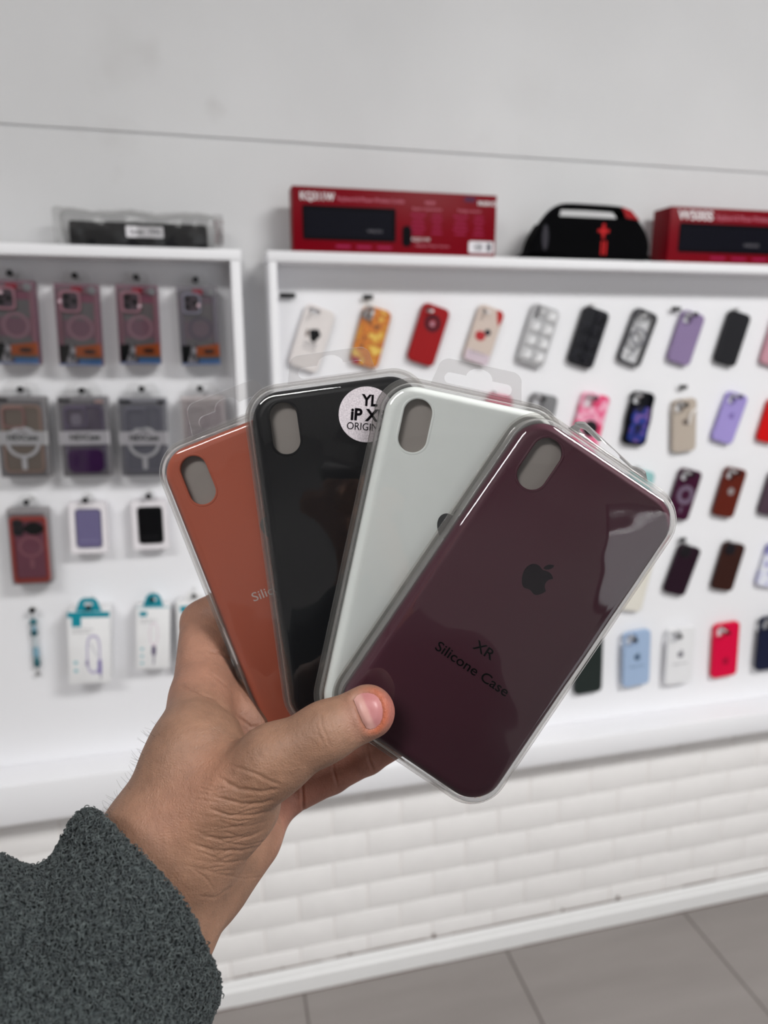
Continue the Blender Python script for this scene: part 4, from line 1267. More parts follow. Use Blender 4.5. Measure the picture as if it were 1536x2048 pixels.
class SDF:
    """smooth union of tapered limbs on a grid, polygonised into one continuous skin"""
    def __init__(self, lo, hi, h):
        self.lo = np.array(lo, float); self.h = h
        n = np.ceil((np.array(hi) - self.lo) / h).astype(int) + 1
        ax = [self.lo[i] + h * np.arange(n[i]) for i in range(3)]
        self.ax = [a.astype(np.float32) for a in ax]; self.n = n
        self.F = np.full(n, 50.0, np.float32)

    def _box(self, a, b, r):
        lo = np.minimum(a, b) - r; hi = np.maximum(a, b) + r
        i0 = np.clip(np.floor((lo - self.lo) / self.h).astype(int), 0, self.n - 1)
        i1 = np.clip(np.ceil((hi - self.lo) / self.h).astype(int) + 1, 0, self.n)
        return tuple(slice(i0[i], max(i0[i] + 1, i1[i])) for i in range(3))

    def dist(self, sl, a, b, ra, rb, flat=None):
        X = self.ax[0][sl[0]][:, None, None]; Y = self.ax[1][sl[1]][None, :, None]; Z = self.ax[2][sl[2]][None, None, :]
        d = (b - a).astype(np.float32); dd = float(d @ d) + 1e-9
        px, py, pz = X - np.float32(a[0]), Y - np.float32(a[1]), Z - np.float32(a[2])
        t = np.clip((px * d[0] + py * d[1] + pz * d[2]) / dd, 0, 1)
        qx, qy, qz = px - t * d[0], py - t * d[1], pz - t * d[2]
        q2 = qx * qx + qy * qy + qz * qz
        if flat is not None:
            nv, s = flat
            c = qx * nv[0] + qy * nv[1] + qz * nv[2]
            q2 = q2 + c * c * (1 / (s * s) - 1)
            return (np.sqrt(q2) - (ra + t * (rb - ra))) * (0.5 + 0.5 * s)
        return np.sqrt(q2) - (ra + t * (rb - ra))

    def add(self, a, b, ra, rb, k, flat=None):
        sl = self._box(a, b, max(ra, rb) + k + 4)
        D = self.dist(sl, a, b, ra, rb, flat)
        G = self.F[sl]
        hh = np.clip(0.5 + 0.5 * (G - D) / k, 0, 1)
        self.F[sl] = G + (D - G) * hh - k * hh * (1 - hh)

    def cut(self, a, b, ra, rb, k):
        sl = self._box(a, b, max(ra, rb) + k + 4)
        D = -self.dist(sl, a, b, ra, rb)
        G = self.F[sl]
        hh = np.clip(0.5 - 0.5 * (G - D) / k, 0, 1)
        self.F[sl] = G + (D - G) * hh + k * hh * (1 - hh)

    def mesh(self):
        F = self.F; n = np.array(F.shape)
        ins = F < 0
        c = np.zeros(n - 1, np.uint8)
        offs = [(i, j, k) for i in (0, 1) for j in (0, 1) for k in (0, 1)]
        for i, j, k in offs:
            c += ins[i:n[0] - 1 + i, j:n[1] - 1 + j, k:n[2] - 1 + k]
        act = np.argwhere((c > 0) & (c < 8))
        idx = np.full(n - 1, -1, np.int32)
        idx[act[:, 0], act[:, 1], act[:, 2]] = np.arange(len(act))
        V = {o: F[act[:, 0] + o[0], act[:, 1] + o[1], act[:, 2] + o[2]] for o in offs}
        acc = np.zeros((len(act), 3)); cnt = np.zeros(len(act))
        for a in offs:
            for ax in range(3):
                if a[ax] == 0:
                    b = list(a); b[ax] = 1; b = tuple(b)
                    fa, fb = V[a], V[b]
                    m = (fa < 0) != (fb < 0)
                    t = np.where(m, fa / np.where(m, fa - fb, 1), 0)
                    p = np.tile(np.array(a, float), (len(act), 1)); p[:, ax] = t
                    acc[m] += p[m]; cnt[m] += 1
        verts = self.lo + (act + acc / cnt[:, None]) * self.h
        faces = []
        for ax in range(3):
            u, w = [(1, 2), (2, 0), (0, 1)][ax]
            sa = [slice(None)] * 3; sb = [slice(None)] * 3
            sa[ax] = slice(0, n[ax] - 1); sb[ax] = slice(1, n[ax])
            A, B = ins[tuple(sa)], ins[tuple(sb)]
            for flip, M in ((False, A & ~B), (True, ~A & B)):
                e = np.argwhere(M)
                e = e[(e[:, u] > 0) & (e[:, w] > 0) & (e[:, u] < n[u] - 1) & (e[:, w] < n[w] - 1)]
                q = []
                for du, dw in ((-1, -1), (0, -1), (0, 0), (-1, 0)):
                    g = e.copy(); g[:, u] += du; g[:, w] += dw
                    q.append(idx[g[:, 0], g[:, 1], g[:, 2]])
                q = np.stack(q, 1)
                faces.append(q[:, ::-1] if flip else q)
        return verts, np.concatenate(faces)


def relax(v, f, it, lam=0.5):
    e = np.concatenate([f[:, [0, 1]], f[:, [1, 2]], f[:, [2, 3]], f[:, [3, 0]]])
    e = np.concatenate([e, e[:, ::-1]])
    cnt = np.bincount(e[:, 0], minlength=len(v)).astype(float)
    for i in range(it):
        s = np.stack([np.bincount(e[:, 0], v[e[:, 1], k], minlength=len(v)) for k in range(3)], 1) / cnt[:, None]
        v = v + (s - v) * (lam if i % 2 == 0 else -lam * 1.02)
    return v


def normals(v, f):
    a, b, c, d = (v[f[:, k]] for k in range(4))
    fn = np.cross(c - a, d - b)
    vn = np.stack([sum(np.bincount(f[:, q], fn[:, k], minlength=len(v)) for q in range(4)) for k in range(3)], 1)
    return vn / (np.linalg.norm(vn, axis=1)[:, None] + 1e-12)


def subdivide(v, f):
    """Catmull-like split of an all-quad skin (linear, then relaxed)"""
    nv = len(v)
    e = np.sort(np.concatenate([f[:, [0, 1]], f[:, [1, 2]], f[:, [2, 3]], f[:, [3, 0]]]), 1)
    key = e[:, 0].astype(np.int64) * nv + e[:, 1]
    uq, inv = np.unique(key, return_inverse=True)
    ue = np.stack([uq // nv, uq % nv], 1)
    ev = (v[ue[:, 0]] + v[ue[:, 1]]) / 2
    fv = v[f].mean(1)
    m = len(f); inv = inv.reshape(4, m)
    e0, e1, e2, e3 = (nv + inv[k] for k in range(4))
    fc = nv + len(ue) + np.arange(m)
    nf = np.concatenate([np.stack([f[:, 0], e0, fc, e3], 1), np.stack([f[:, 1], e1, fc, e0], 1), np.stack([f[:, 2], e2, fc, e1], 1), np.stack([f[:, 3], e3, fc, e2], 1)])
    return np.concatenate([v, ev, fv]), nf


def mesh_np(name, v, f, mat, parent=None, smooth=True):
    me = bpy.data.meshes.new(name)
    me.vertices.add(len(v)); me.vertices.foreach_set('co', np.asarray(v, np.float32).ravel())
    me.loops.add(f.size); me.loops.foreach_set('vertex_index', f.astype(np.int32).ravel())
    me.polygons.add(len(f)); me.polygons.foreach_set('loop_start', np.arange(0, f.size, f.shape[1], dtype=np.int32))
    me.update(calc_edges=True); me.validate()
    if smooth: me.shade_smooth()
    me.materials.append(mat)
    o = link(bpy.data.objects.new(name, me), parent)
    return o


def polydist(pix, pts, closed=False):
    """distance in pixels to a polyline, and the position along it (0..1)"""
    P = np.array(pts, float)
    if closed: P = np.concatenate([P, P[:1]])
    best = np.full(len(pix), 1e9); tt = np.zeros(len(pix))
    ns = len(P) - 1
    for i in range(ns):
        a, d = P[i], P[i + 1] - P[i]
        t = np.clip(((pix - a) @ d) / (d @ d + 1e-9), 0, 1)
        q = np.hypot(*(pix - a - t[:, None] * d).T)
        m = q < best
        best[m] = q[m]; tt[m] = (i + t[m]) / ns
    return best, tt


def skin_mat():
    m, nt, out = nodes_of('skin')
    b = N(nt, 'ShaderNodeBsdfPrincipled')
    b.inputs['Roughness'].default_value = .52; b.inputs['Specular IOR Level'].default_value = .35
    b.inputs['Subsurface Weight'].default_value = .12; b.inputs['Subsurface Radius'].default_value = (1.0, .35, .2); b.inputs['Subsurface Scale'].default_value = .003
    at = N(nt, 'ShaderNodeAttribute', attribute_name='tint')
    tc = N(nt, 'ShaderNodeTexCoord')
    nz = N(nt, 'ShaderNodeTexNoise'); nz.inputs['Scale'].default_value = 90; nz.inputs['Detail'].default_value = 6; nz.inputs['Roughness'].default_value = .65
    L(nt, tc, 'Object', nz, 'Vector')
    hs = N(nt, 'ShaderNodeMapRange'); hs.inputs[1].default_value = .3; hs.inputs[2].default_value = .7; hs.inputs[3].default_value = .80; hs.inputs[4].default_value = 1.13
    L(nt, nz, 'Fac', hs, 0)
    mu = N(nt, 'ShaderNodeMix', data_type='RGBA', blend_type='MULTIPLY'); mu.inputs[0].default_value = 1
    L(nt, at, 'Color', mu, 6)
    cb = N(nt, 'ShaderNodeCombineColor'); L(nt, hs, 0, cb, 0); L(nt, hs, 0, cb, 1); L(nt, hs, 0, cb, 2)
    L(nt, cb, 0, mu, 7); L(nt, mu, 2, b, 'Base Color')
    v1 = N(nt, 'ShaderNodeTexVoronoi', feature='DISTANCE_TO_EDGE'); v1.inputs['Scale'].default_value = 900
    L(nt, tc, 'Object', v1, 'Vector')
    n2 = N(nt, 'ShaderNodeTexNoise'); n2.inputs['Scale'].default_value = 420; n2.inputs['Detail'].default_value = 5
    L(nt, tc, 'Object', n2, 'Vector')
    sm = N(nt, 'ShaderNodeMath', operation='MULTIPLY_ADD'); sm.inputs[1].default_value = .6
    L(nt, v1, 'Distance', sm, 0); L(nt, n2, 'Fac', sm, 2)
    bp = N(nt, 'ShaderNodeBump'); bp.inputs['Strength'].default_value = .6; bp.inputs['Distance'].default_value = .0006
    L(nt, sm, 0, bp, 'Height'); L(nt, bp, 'Normal', b, 'Normal')
    L(nt, b, 0, out, 'Surface')
    return m


sd = SDF((-190, -240, 225), (40, -15, 400), 0.9)
C = P3
# forearm (two bones side by side) running into the sleeve
sd.add(C(305, 1690, 296), C(150, 1930, 262), 21.5, 24, 6)
sd.add(C(385, 1775, 304), C(250, 2010, 270), 19, 23, 14)
# body of the hand: metacarpals
sd.add(C(308, 1680, 298), C(392, 1515, 308), 20.5, 20, 10)
sd.add(C(392, 1515, 308), C(402, 1400, 336), 19.5, 14.2, 10)
sd.add(C(365, 1670, 306), C(452, 1440, 352), 19, 12.5, 10)
sd.add(C(400, 1700, 312), C(515, 1495, 356), 18, 12.5, 10)
sd.add(C(430, 1392, 348), C(505, 1448, 351), 12.5, 11.5, 6)
sd.add(C(418, 1365, 353), C(428, 1240, 372), 11.5, 10.5, 5)
sd.add(C(440, 1325, 368), C(500, 1425, 363), 8.5, 9.5, 6)
sd.add(C(425, 1745, 314), C(556, 1596, 348), 17, 11.5, 9)
# heel of the hand behind the thumb
sd.add(C(405, 1780, 312), C(498, 1680, 330), 16.5, 14, 7)
# thumb: saddle, ball, two phalanges
sd.add(C(372, 1660, 295), C(545, 1522, 288), 20, 13.6, 10)
sd.add(C(470, 1606, 302), C(380, 1715, 295), 17.0, 19.0, 9)
sd.add(C(470, 1606, 302), C(470, 1600, 302), 17.5, 17.5, 8)
sd.add(C(545, 1522, 287), C(650, 1464, 285), 13.2, 11.3, 7)
tn = np.array([0.0, 0.0, 1.0])
sd.add(C(650, 1464, 286), C(736, 1424, 291), 11.2, 11.0, 5, (tn, .86))
# fingers, each its own chain behind the packs
def finger(pts, k0):
    for i in range(len(pts) - 1):
        (x0, y0, z0, r0), (x1, y1, z1, r1) = pts[i], pts[i + 1]
        sd.add(C(x0, y0, z0), C(x1, y1, z1), r0, r1, k0 if i == 0 else 2.5)
finger([(402, 1398, 338, 13.6), (404, 1245, 371, 10.8), (500, 1180, 371, 9.3), (575, 1160, 369, 8.4)], 6)
finger([(452, 1440, 353, 11.5), (540, 1325, 374, 9.8), (645, 1265, 370, 9.0), (715, 1245, 368, 8.2)], 4)
finger([(515, 1495, 356, 11.0), (615, 1440, 371, 9.6), (705, 1395, 369, 8.8), (770, 1370, 367, 8.0)], 4)
finger([(566, 1594, 350, 10.0), (664, 1550, 349, 8.6), (735, 1513, 343, 8.2), (800, 1478, 341, 7.4)], 3)
hv, hf = sd.mesh()
hv = relax(hv, hf, 8)
hv, hf = subdivide(hv, hf)
hv = relax(hv, hf, 6)
hn = normals(hv, hf)
pix = to_pix(hv)
front = hn[:, 2] < 0.25
view = hv / np.linalg.norm(hv, axis=1)[:, None]
facing = -(hn * view).sum(1)
# creases: (points, depth mm, width mm, only where depth z between)
CR = [
    ([(641, 1424), (643, 1449), (653, 1474), (662, 1498)], .75, .75, (0, 305)),
    ([(630, 1440), (636, 1468), (648, 1490)], .45, .7, (0, 305)),
    ([(668, 1440), (674, 1462), (684, 1484)], .40, .6, (0, 305)),
    ([(655, 1430), (662, 1452), (673, 1478)], .25, .5, (0, 305)),
    ([(455, 1528), (507, 1546), (543, 1564), (566, 1572)], .9, 1.1, (0, 318)),
    ([(434, 1553), (475, 1578), (523, 1584), (562, 1577)], 1.3, 1.3, (0, 318)),
    ([(424, 1591), (483, 1609), (523, 1607), (553, 1597)], 1.2, 1.1, (0, 318)),
    ([(416, 1616), (458, 1631), (507, 1631), (545, 1621)], 1.1, 1.0, (0, 318)),
    ([(405, 1650), (450, 1657), (500, 1652), (540, 1640)], .5, .9, (0, 318)),
    ([(400, 1669), (442, 1679), (499, 1674), (533, 1658)], 1.1, 1.0, (0, 318)),
    ([(378, 1685), (426, 1701), (483, 1702), (520, 1692)], 1.0, 1.0, (0, 318)),
    ([(372, 1715), (420, 1726), (470, 1724), (500, 1715)], .6, .9, (0, 318)),
    ([(386, 1739), (410, 1754), (430, 1782)], .7, .8, (0, 318)),
    ([(392, 1792), (430, 1796), (470, 1770)], .7, .9, (0, 318)),
    ([(361, 1374), (390, 1380), (410, 1391), (428, 1396)], .9, .9, (0, 345)),
    ([(424, 1396), (462, 1424), (502, 1454), (520, 1452)], .7, 1.2, (0, 350)),
    ([(418, 1303), (442, 1306), (462, 1322)], .8, 1.0, (0, 380)),
    ([(420, 1345), (440, 1360), (470, 1385)], .4, 1.2, (0, 380)),
    ([(664, 1520), (667, 1545), (676, 1574)], 1.0, 1.0, (325, 400)),
    ([(732, 1490), (738, 1520), (748, 1544)], 1.0, 1.0, (325, 400)),
    ([(602, 1550), (605, 1590), (607, 1625)], 1.3, 1.1, (318, 400)),
    ([(577, 1572), (556, 1608), (551, 1634), (562, 1656)], 1.4, 1.1, (310, 400)),
]
rw = random.Random(8)
for k in range(26):      # finer wrinkles between the folds
    y = 1560 + k * 7.6; xa = 400 + rw.uniform(-18, 60) - .12 * (y - 1560); xb = xa + rw.uniform(60, 120)
    CR.append(([(xa, y + rw.uniform(-4, 4)), ((xa + xb) / 2, y + rw.uniform(6, 13)), (min(xb, 548), y + rw.uniform(-6, 5))], rw.uniform(.25, .7), rw.uniform(.5, .9), (0, 318)))
for k in range(11):      # fine drag lines over the thumb joint
    o = k * 7.5
    CR.append(([(452 + o * .55, 1486 + o * .8), (500 + o * .3, 1500 + o * .65), (545 + o * .1, 1516 + o * .5), (590 - o * .1, 1530 + o * .25)], .18 + .08 * (k % 3), .45, (0, 315)))
disp = np.zeros(len(hv))
for pts, dep, wid, (za, zb) in CR:
    d, t = polydist(pix, pts)
    dm = d * hv[:, 2] / FPX
    w = (facing > -.1) & (hv[:, 2] > za) & (hv[:, 2] < zb)
    fade = np.clip(np.minimum(t, 1 - t) * 5 + .15, 0, 1)
    wid = wid * .60; dep = dep * (.34 if zb < 330 else .7)
    g = np.exp(-(dm / wid) ** 2) - .14 * np.exp(-((dm - 2.1 * wid) / wid) ** 2)
    disp += np.where(w & (dm < 6), -dep * g * fade, 0)
# nail bed of the thumb
NAIL = [(707, 1399), (713, 1391), (723, 1386), (736, 1385), (748, 1388), (757, 1395), (763, 1406), (766, 1420), (765, 1436), (760, 1448), (751, 1456), (741, 1459), (733, 1457), (725, 1444), (716, 1423)]
dN, _ = polydist(pix, NAIL, True)


def inside(pix, poly):
    c = np.zeros(len(pix), bool); m = len(poly)
    for i in range(m):
        (x0, y0), (x1, y1) = poly[i - 1], poly[i]
        h = ((y0 > pix[:, 1]) != (y1 > pix[:, 1])) & (pix[:, 0] < (x1 - x0) * (pix[:, 1] - y0) / (y1 - y0 + 1e-9) + x0)
        c ^= h
    return c


isthumb = (facing > 0) & (hv[:, 2] < 300)
ins_n = inside(pix, NAIL) & isthumb
dmN = dN * hv[:, 2] / FPX
disp += np.where(isthumb & (dmN < 5), -.75 * np.exp(-(dmN / .7) ** 2) + np.where(ins_n, 0, .30 * np.exp(-((dmN - 2.2) / 1.3) ** 2)), 0)
disp += np.where(ins_n, -.45, 0)
hv = hv + hn * disp[:, None]
# local skin colours: redder fingertip, pink nail surround, lighter palm side
col = np.tile(np.array(lin((136, 103, 84))), (len(hv), 1))


def tintmix(w, c):
    global col
    w = np.clip(w, 0, 1)[:, None]; col = col * (1 - w) + np.array(lin(c)) * w


dt = np.hypot(*(pix - np.array([752, 1422])).T)
tintmix(np.where(isthumb, np.clip((82 - dt) / 60, 0, 1) * .75, 0), (148, 100, 86))
dr = np.hypot(*(pix - np.array([782, 1418])).T)
tintmix(np.where(isthumb, np.clip((58 - dr) / 40, 0, 1) * .8, 0), (152, 92, 84))
tintmix(np.where(isthumb & ~ins_n, np.exp(-((dmN - .8) / 1.5) ** 2) * np.clip((pix[:, 0] - 712) / 40, 0, 1) * .8, 0), (156, 80, 50))
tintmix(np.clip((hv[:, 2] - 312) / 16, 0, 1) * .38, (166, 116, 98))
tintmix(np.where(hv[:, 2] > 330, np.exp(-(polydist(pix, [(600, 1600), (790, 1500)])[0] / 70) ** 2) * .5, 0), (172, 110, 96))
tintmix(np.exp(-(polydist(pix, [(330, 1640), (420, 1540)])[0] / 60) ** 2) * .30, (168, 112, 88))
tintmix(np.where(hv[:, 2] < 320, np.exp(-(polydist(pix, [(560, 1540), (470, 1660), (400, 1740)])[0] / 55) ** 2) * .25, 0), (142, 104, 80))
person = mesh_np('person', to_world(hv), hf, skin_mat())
tag(person, 'left hand in a dark grey fleece cuff holding four packed phone cases', 'person')
ca = person.data.color_attributes.new('tint', 'FLOAT_COLOR', 'POINT')
ca.data.foreach_set('color', np.concatenate([col, np.ones((len(col), 1))], 1).astype(np.float32).ravel())
# thumbnail
tree = BVHTree.FromPolygons([tuple(p) for p in hv], [tuple(q) for q in hf[np.isin(hf, np.where(isthumb)[0]).all(1)]])
ctr = np.mean(np.array(NAIL), 0)
rings = 9; nv_ = []; 
NP = []
for i in range(len(NAIL)):
    a, b = np.array(NAIL[i]), np.array(NAIL[(i + 1) % len(NAIL)])
    for q in range(3): NP.append(a + (b - a) * q / 3)
m_ = len(NP)
for r in range(rings + 1):
    s = r / rings * .985
    for p in NP:
        q = ctr + (p - ctr) * s
        d = P3(q[0], q[1], 1.0); d = d / np.linalg.norm(d)
        hit = tree.ray_cast(Vector((0, 0, 0)), Vector(d))
        L0 = hit[0] if hit[0] is not None else Vector(P3(q[0], q[1], 282))
        lift = .85 - .55 * max(0, s - .8) / .2
        nv_.append(np.array(L0) - d * lift)
nv_ = np.array(nv_)
ff = np.array([(r * m_ + i, r * m_ + (i + 1) % m_, (r + 1) * m_ + (i + 1) % m_, (r + 1) * m_ + i) for r in range(rings) for i in range(m_)])[:, ::-1]
for _ in range(6):   # even out the plate
    G = nv_.reshape(rings + 1, m_, 3)
    A = G.copy()
    A[1:-1] = .5 * G[1:-1] + .125 * (np.roll(G, 1, 1)[1:-1] + np.roll(G, -1, 1)[1:-1] + G[:-2] + G[2:])
    A[0] = A[1].mean(0)
    nv_ = A.reshape(-1, 3)


def nail_mat():
    m, nt, out = nodes_of('nail')
    b = N(nt, 'ShaderNodeBsdfPrincipled'); b.inputs['Roughness'].default_value = .42
    at = N(nt, 'ShaderNodeAttribute', attribute_name='tint'); L(nt, at, 'Color', b, 'Base Color'); L(nt, b, 0, out, 'Surface')
    return m


nail = mesh_np('thumbnail', to_world(nv_), ff, nail_mat(), person)
nail['label'] = 'short pink thumbnail'
npx = to_pix(nv_)
sc = ((npx - np.array([707, 1399])) @ np.array([.908, -.419]) * 1.0)
base = np.array(lin((164, 106, 106))); lun = np.array(lin((178, 134, 126))); fre = np.array(lin((156, 88, 78)))
ed, _ = polydist(npx, [(709, 1400), (733, 1457)])
w1 = np.clip((20 - ed) / 6, 0, 1)[:, None]; w2 = np.clip((ed - 40) / 12, 0, 1)[:, None]
nc = base * (1 - w1) + lun * w1; nc = nc * (1 - w2 * .6) + fre * w2 * .6
cn = nail.data.color_attributes.new('tint', 'FLOAT_COLOR', 'POINT')
cn.data.foreach_set('color', np.concatenate([nc, np.ones((len(nc), 1))], 1).astype(np.float32).ravel())

# ---------------------------------------------------------------- sleeve of curly fleece
ss = SDF((-235, -360, 150), (-30, -90, 345), 1.15)
c0, c1 = C(298, 1806, 279), C(150, 2030, 262)
c2 = c1 + (c1 - c0) * 1.6 + np.array([-14, -2, -16])
axv = (c1 - c0) / np.linalg.norm(c1 - c0)
ss.add(c0 - axv * 45, c1, 40.0, 44.0, 4)
ss.add(c1, c2, 44, 52, 8)
ss.add(C(-105, 1935, 246), c2, 36, 48, 9)
# trim the round end into a soft hem, hollow it for the wrist
X, Y, Z = np.meshgrid(*ss.ax, indexing='ij')
hem = np.array([.79, .55, .78]); hem /= np.linalg.norm(hem)
pl = ((X - c0[0]) * hem[0] + (Y - c0[1]) * hem[1] + (Z - c0[2]) * hem[2]) - 1.5     # >0 beyond the hem
kk = 5.0
hh = np.clip(.5 - .5 * (ss.F - pl) / kk, 0, 1)
ss.F = (ss.F + (pl - ss.F) * hh + kk * hh * (1 - hh)).astype(np.float32)
ss.cut(c0 - axv * 60, c0 + axv * 40, 31.0, 29.0, 3)
del X, Y, Z, pl, hh
ss.F[0] = ss.F[-1] = 3; ss.F[:, 0] = ss.F[:, -1] = 3; ss.F[:, :, 0] = ss.F[:, :, -1] = 3
sv, sf = ss.mesh()
sv = relax(sv, sf, 8)
sn = normals(sv, sf)
# large soft folds
fold = 1.6 * np.sin(sv[:, 0] * .11 + sv[:, 1] * .05) * np.sin(sv[:, 1] * .07 - .6) + 1.2 * np.sin(sv[:, 1] * .13 + sv[:, 2] * .08)
sv = sv + sn * fold[:, None]
sv, sf = subdivide(sv, sf)
sv = relax(sv, sf, 4)


def fleece_mat():
    m, nt, out = nodes_of('curly fleece')
    b = N(nt, 'ShaderNodeBsdfPrincipled'); b.inputs['Roughness'].default_value = .95; b.inputs['Specular IOR Level'].default_value = .1
    b.inputs['Sheen Weight'].default_value = .15
    tc = N(nt, 'ShaderNodeTexCoord')
    nz = N(nt, 'ShaderNodeTexNoise'); nz.inputs['Scale'].default_value = 500; nz.inputs['Detail'].default_value = 3
    L(nt, tc, 'Object', nz, 'Vector')
    cr = N(nt, 'ShaderNodeValToRGB')
    cr.color_ramp.elements[0].position = .35; cr.color_ramp.elements[0].color = lin((46, 51, 53)) + (1,)
    cr.color_ramp.elements[1].position = .7; cr.color_ramp.elements[1].color = lin((80, 87, 87)) + (1,)
    L(nt, nz, 'Fac', cr, 0); L(nt, cr, 0, b, 'Base Color')
    L(nt, b, 0, out, 'Surface')
    return m


M_fleece = fleece_mat()
from mathutils import noise as mnoise
sn = normals(sv, sf)
vis = (-(sn * (sv / np.linalg.norm(sv, axis=1)[:, None])).sum(1)) > -.4
lump = np.array([mnoise.noise(Vector(p) * .42) + .7 * mnoise.noise(Vector(p) * .8) if k else 0.0 for p, k in zip(sv, vis)])
sv = sv + sn * (lump * .9)[:, None]
sleeve = mesh_np('fleece_sleeve', to_world(sv), sf, M_fleece, person)
sleeve['label'] = 'dark grey curly fleece cuff'
# curled pile
rs = np.random.RandomState(4)
fa = sv[sf]; area2 = np.linalg.norm(np.cross(fa[:, 2] - fa[:, 0], fa[:, 3] - fa[:, 1]), axis=1)
cen = fa.mean(1); fnv = np.cross(fa[:, 2] - fa[:, 0], fa[:, 3] - fa[:, 1]); fnv /= np.linalg.norm(fnv, axis=1)[:, None] + 1e-9
pc = to_pix(cen)
fac = -(fnv * (cen / np.linalg.norm(cen, axis=1)[:, None])).sum(1)
ok = (fac > -.45) & (pc[:, 1] < 3000)
pr = area2 * ok; pr /= pr.sum()
NC = 62000
sel = rs.choice(len(sf), NC, p=pr)
bc = rs.rand(NC, 4); bc /= bc.sum(1)[:, None]
root_p = (fa[sel] * bc[:, :, None]).sum(1); nr = fnv[sel]
t1 = np.cross(nr, rs.normal(size=(NC, 3))); t1 /= np.linalg.norm(t1, axis=1)[:, None]
t2 = np.cross(nr, t1)
K = 7
pts = np.zeros((NC, K, 3))
ht = rs.uniform(1.0, 2.2, NC); rr = rs.uniform(.5, 1.0, NC); ph = rs.uniform(0, 6.28, NC); tw = rs.uniform(3.2, 5.6, NC)
for k in range(K):
    s = k / (K - 1)
    a = ph + tw * s
    up = ht * math.sin(min(1.0, s * 1.25) * PI * .62)
    pts[:, k] = root_p - nr * .3 + nr * up[:, None] + t1 * (rr * (np.cos(a) - np.cos(ph)))[:, None] + t2 * (rr * (np.sin(a) - np.sin(ph)))[:, None]
hc = bpy.data.hair_curves.new('fleece_pile')
hc.add_curves([K] * NC)
hc.attributes['position'].data.foreach_set('vector', to_world(pts.reshape(-1, 3)).astype(np.float32).ravel())
ra_ = hc.attributes.get('radius') or hc.attributes.new('radius', 'FLOAT', 'POINT')
ra_.data.foreach_set('value', np.tile(np.linspace(.00024, .00016, K), NC).astype(np.float32))
hc.materials.append(M_fleece)
pile = link(bpy.data.objects.new('fleece_pile', hc), sleeve); pile['kind'] = 'stuff'
# fine dark hairs along the wrist
NH = 46
sel = []
hp = to_pix(hv)
dist_c, tc_ = polydist(hp, [(226, 1610), (300, 1465)])
cand = np.where((dist_c < 26) & (hv[:, 2] < 330) & (facing > -.5))[0]
sel = rs.choice(cand, NH); K = 6
pts = np.zeros((NH, K, 3)); hn2 = normals(hv, hf)[sel]
dirv = np.array([-.45, .75, 0]) + rs.normal(0, .25, (NH, 3))
ln = rs.uniform(2.0, 5.0, NH)
for k in range(K):
    s = k / (K - 1)
    pts[:, k] = hv[sel] + hn2 * (ln * .75 * s * (1 - .35 * s))[:, None] + dirv * (ln * .55 * s * s)[:, None]
hc = bpy.data.hair_curves.new('arm_hair'); hc.add_curves([K] * NH)
hc.attributes['position'].data.foreach_set('vector', to_world(pts.reshape(-1, 3)).astype(np.float32).ravel())
ra_ = hc.attributes.get('radius') or hc.attributes.new('radius', 'FLOAT', 'POINT')
ra_.data.foreach_set('value', np.tile(np.linspace(.000045, .00002, K), NH).astype(np.float32))
hc.materials.append(plain('dark hair', (50, 36, 28), .5))
link(bpy.data.objects.new('arm_hair', hc), person)['kind'] = 'stuff'
# ---------------------------------------------------------------- the rest of the person, standing behind the camera
def W(x, y, z): return np.array([x, y, z], float) * 100


def world_sdf(lo, hi, h, prims, k=6, it=4):
    s = SDF(W(*lo), W(*hi), h)
    for p in prims:
        s.add(W(*p[0]), W(*p[1]), p[2] * 100, p[3] * 100, p[4] if len(p) > 4 else k, p[5] if len(p) > 5 else None)
    v, f = s.mesh(); v = relax(v, f, it)
    return v * .01, f


M_jacket = M_fleece
cw = to_world(c2[None])[0]; c1w = to_world(c1[None])[0]
elb = np.array([-.42, -1.62, 1.08]); sho = np.array([-.38, -1.93, 1.41])
yw = (np.array([0.0, 1.0, 0.0]), .62)
jac = [((-.19, -1.99, 1.00), (-.19, -1.97, 1.36), .185, .20, 8, yw), ((-.38, -1.96, 1.42), (.0, -1.96, 1.42), .075, .075),
       (tuple(sho), tuple(elb), .072, .058), (tuple(elb), tuple(cw), .058, .050),
       ((.0, -1.96, 1.41), (.09, -1.96, 1.10), .07, .058), ((.09, -1.96, 1.10), (.0, -1.82, .98), .058, .055),
       ((-.19, -1.98, .90), (-.19, -1.98, 1.02), .19, .185, 8, yw), ((-.19, -1.97, 1.44), (-.19, -1.95, 1.50), .085, .075)]
v, f = world_sdf((-.72, -2.3, .6), (.45, -1.05, 1.62), 1.4, jac)
mesh_np('jacket', v, f, M_jacket, person)
M_jeans = plain('dark denim', (40, 46, 62), .8, vary=.2, vscale=200)
v, f = world_sdf((-.55, -2.3, .0), (.2, -1.7, 1.1), 1.6, [((-.19, -1.98, .95), (-.19, -1.98, .90), .165, .165, 6, (np.array([0., 1., 0.]), .7)), ((-.28, -1.98, .88), (-.29, -1.97, .48), .09, .065), ((-.29, -1.97, .48), (-.29, -2.0, .08), .065, .055), ((-.10, -1.98, .88), (-.08, -1.97, .48), .09, .065), ((-.08, -1.97, .48), (-.08, -2.0, .08), .065, .055)])
mesh_np('trousers', v, f, M_jeans, person)
for x in (-.29, -.08):
    v, f = world_sdf((x - .1, -2.15, .0), (x + .1, -1.7, .2), 1.0, [((x, -2.02, .048), (x, -1.83, .040), .046, .040, 3), ((x, -2.01, .10), (x, -2.02, .05), .05, .046, 3)])
    mesh_np('shoe', v, f, plain('black shoe', (22, 22, 24), .5), person)
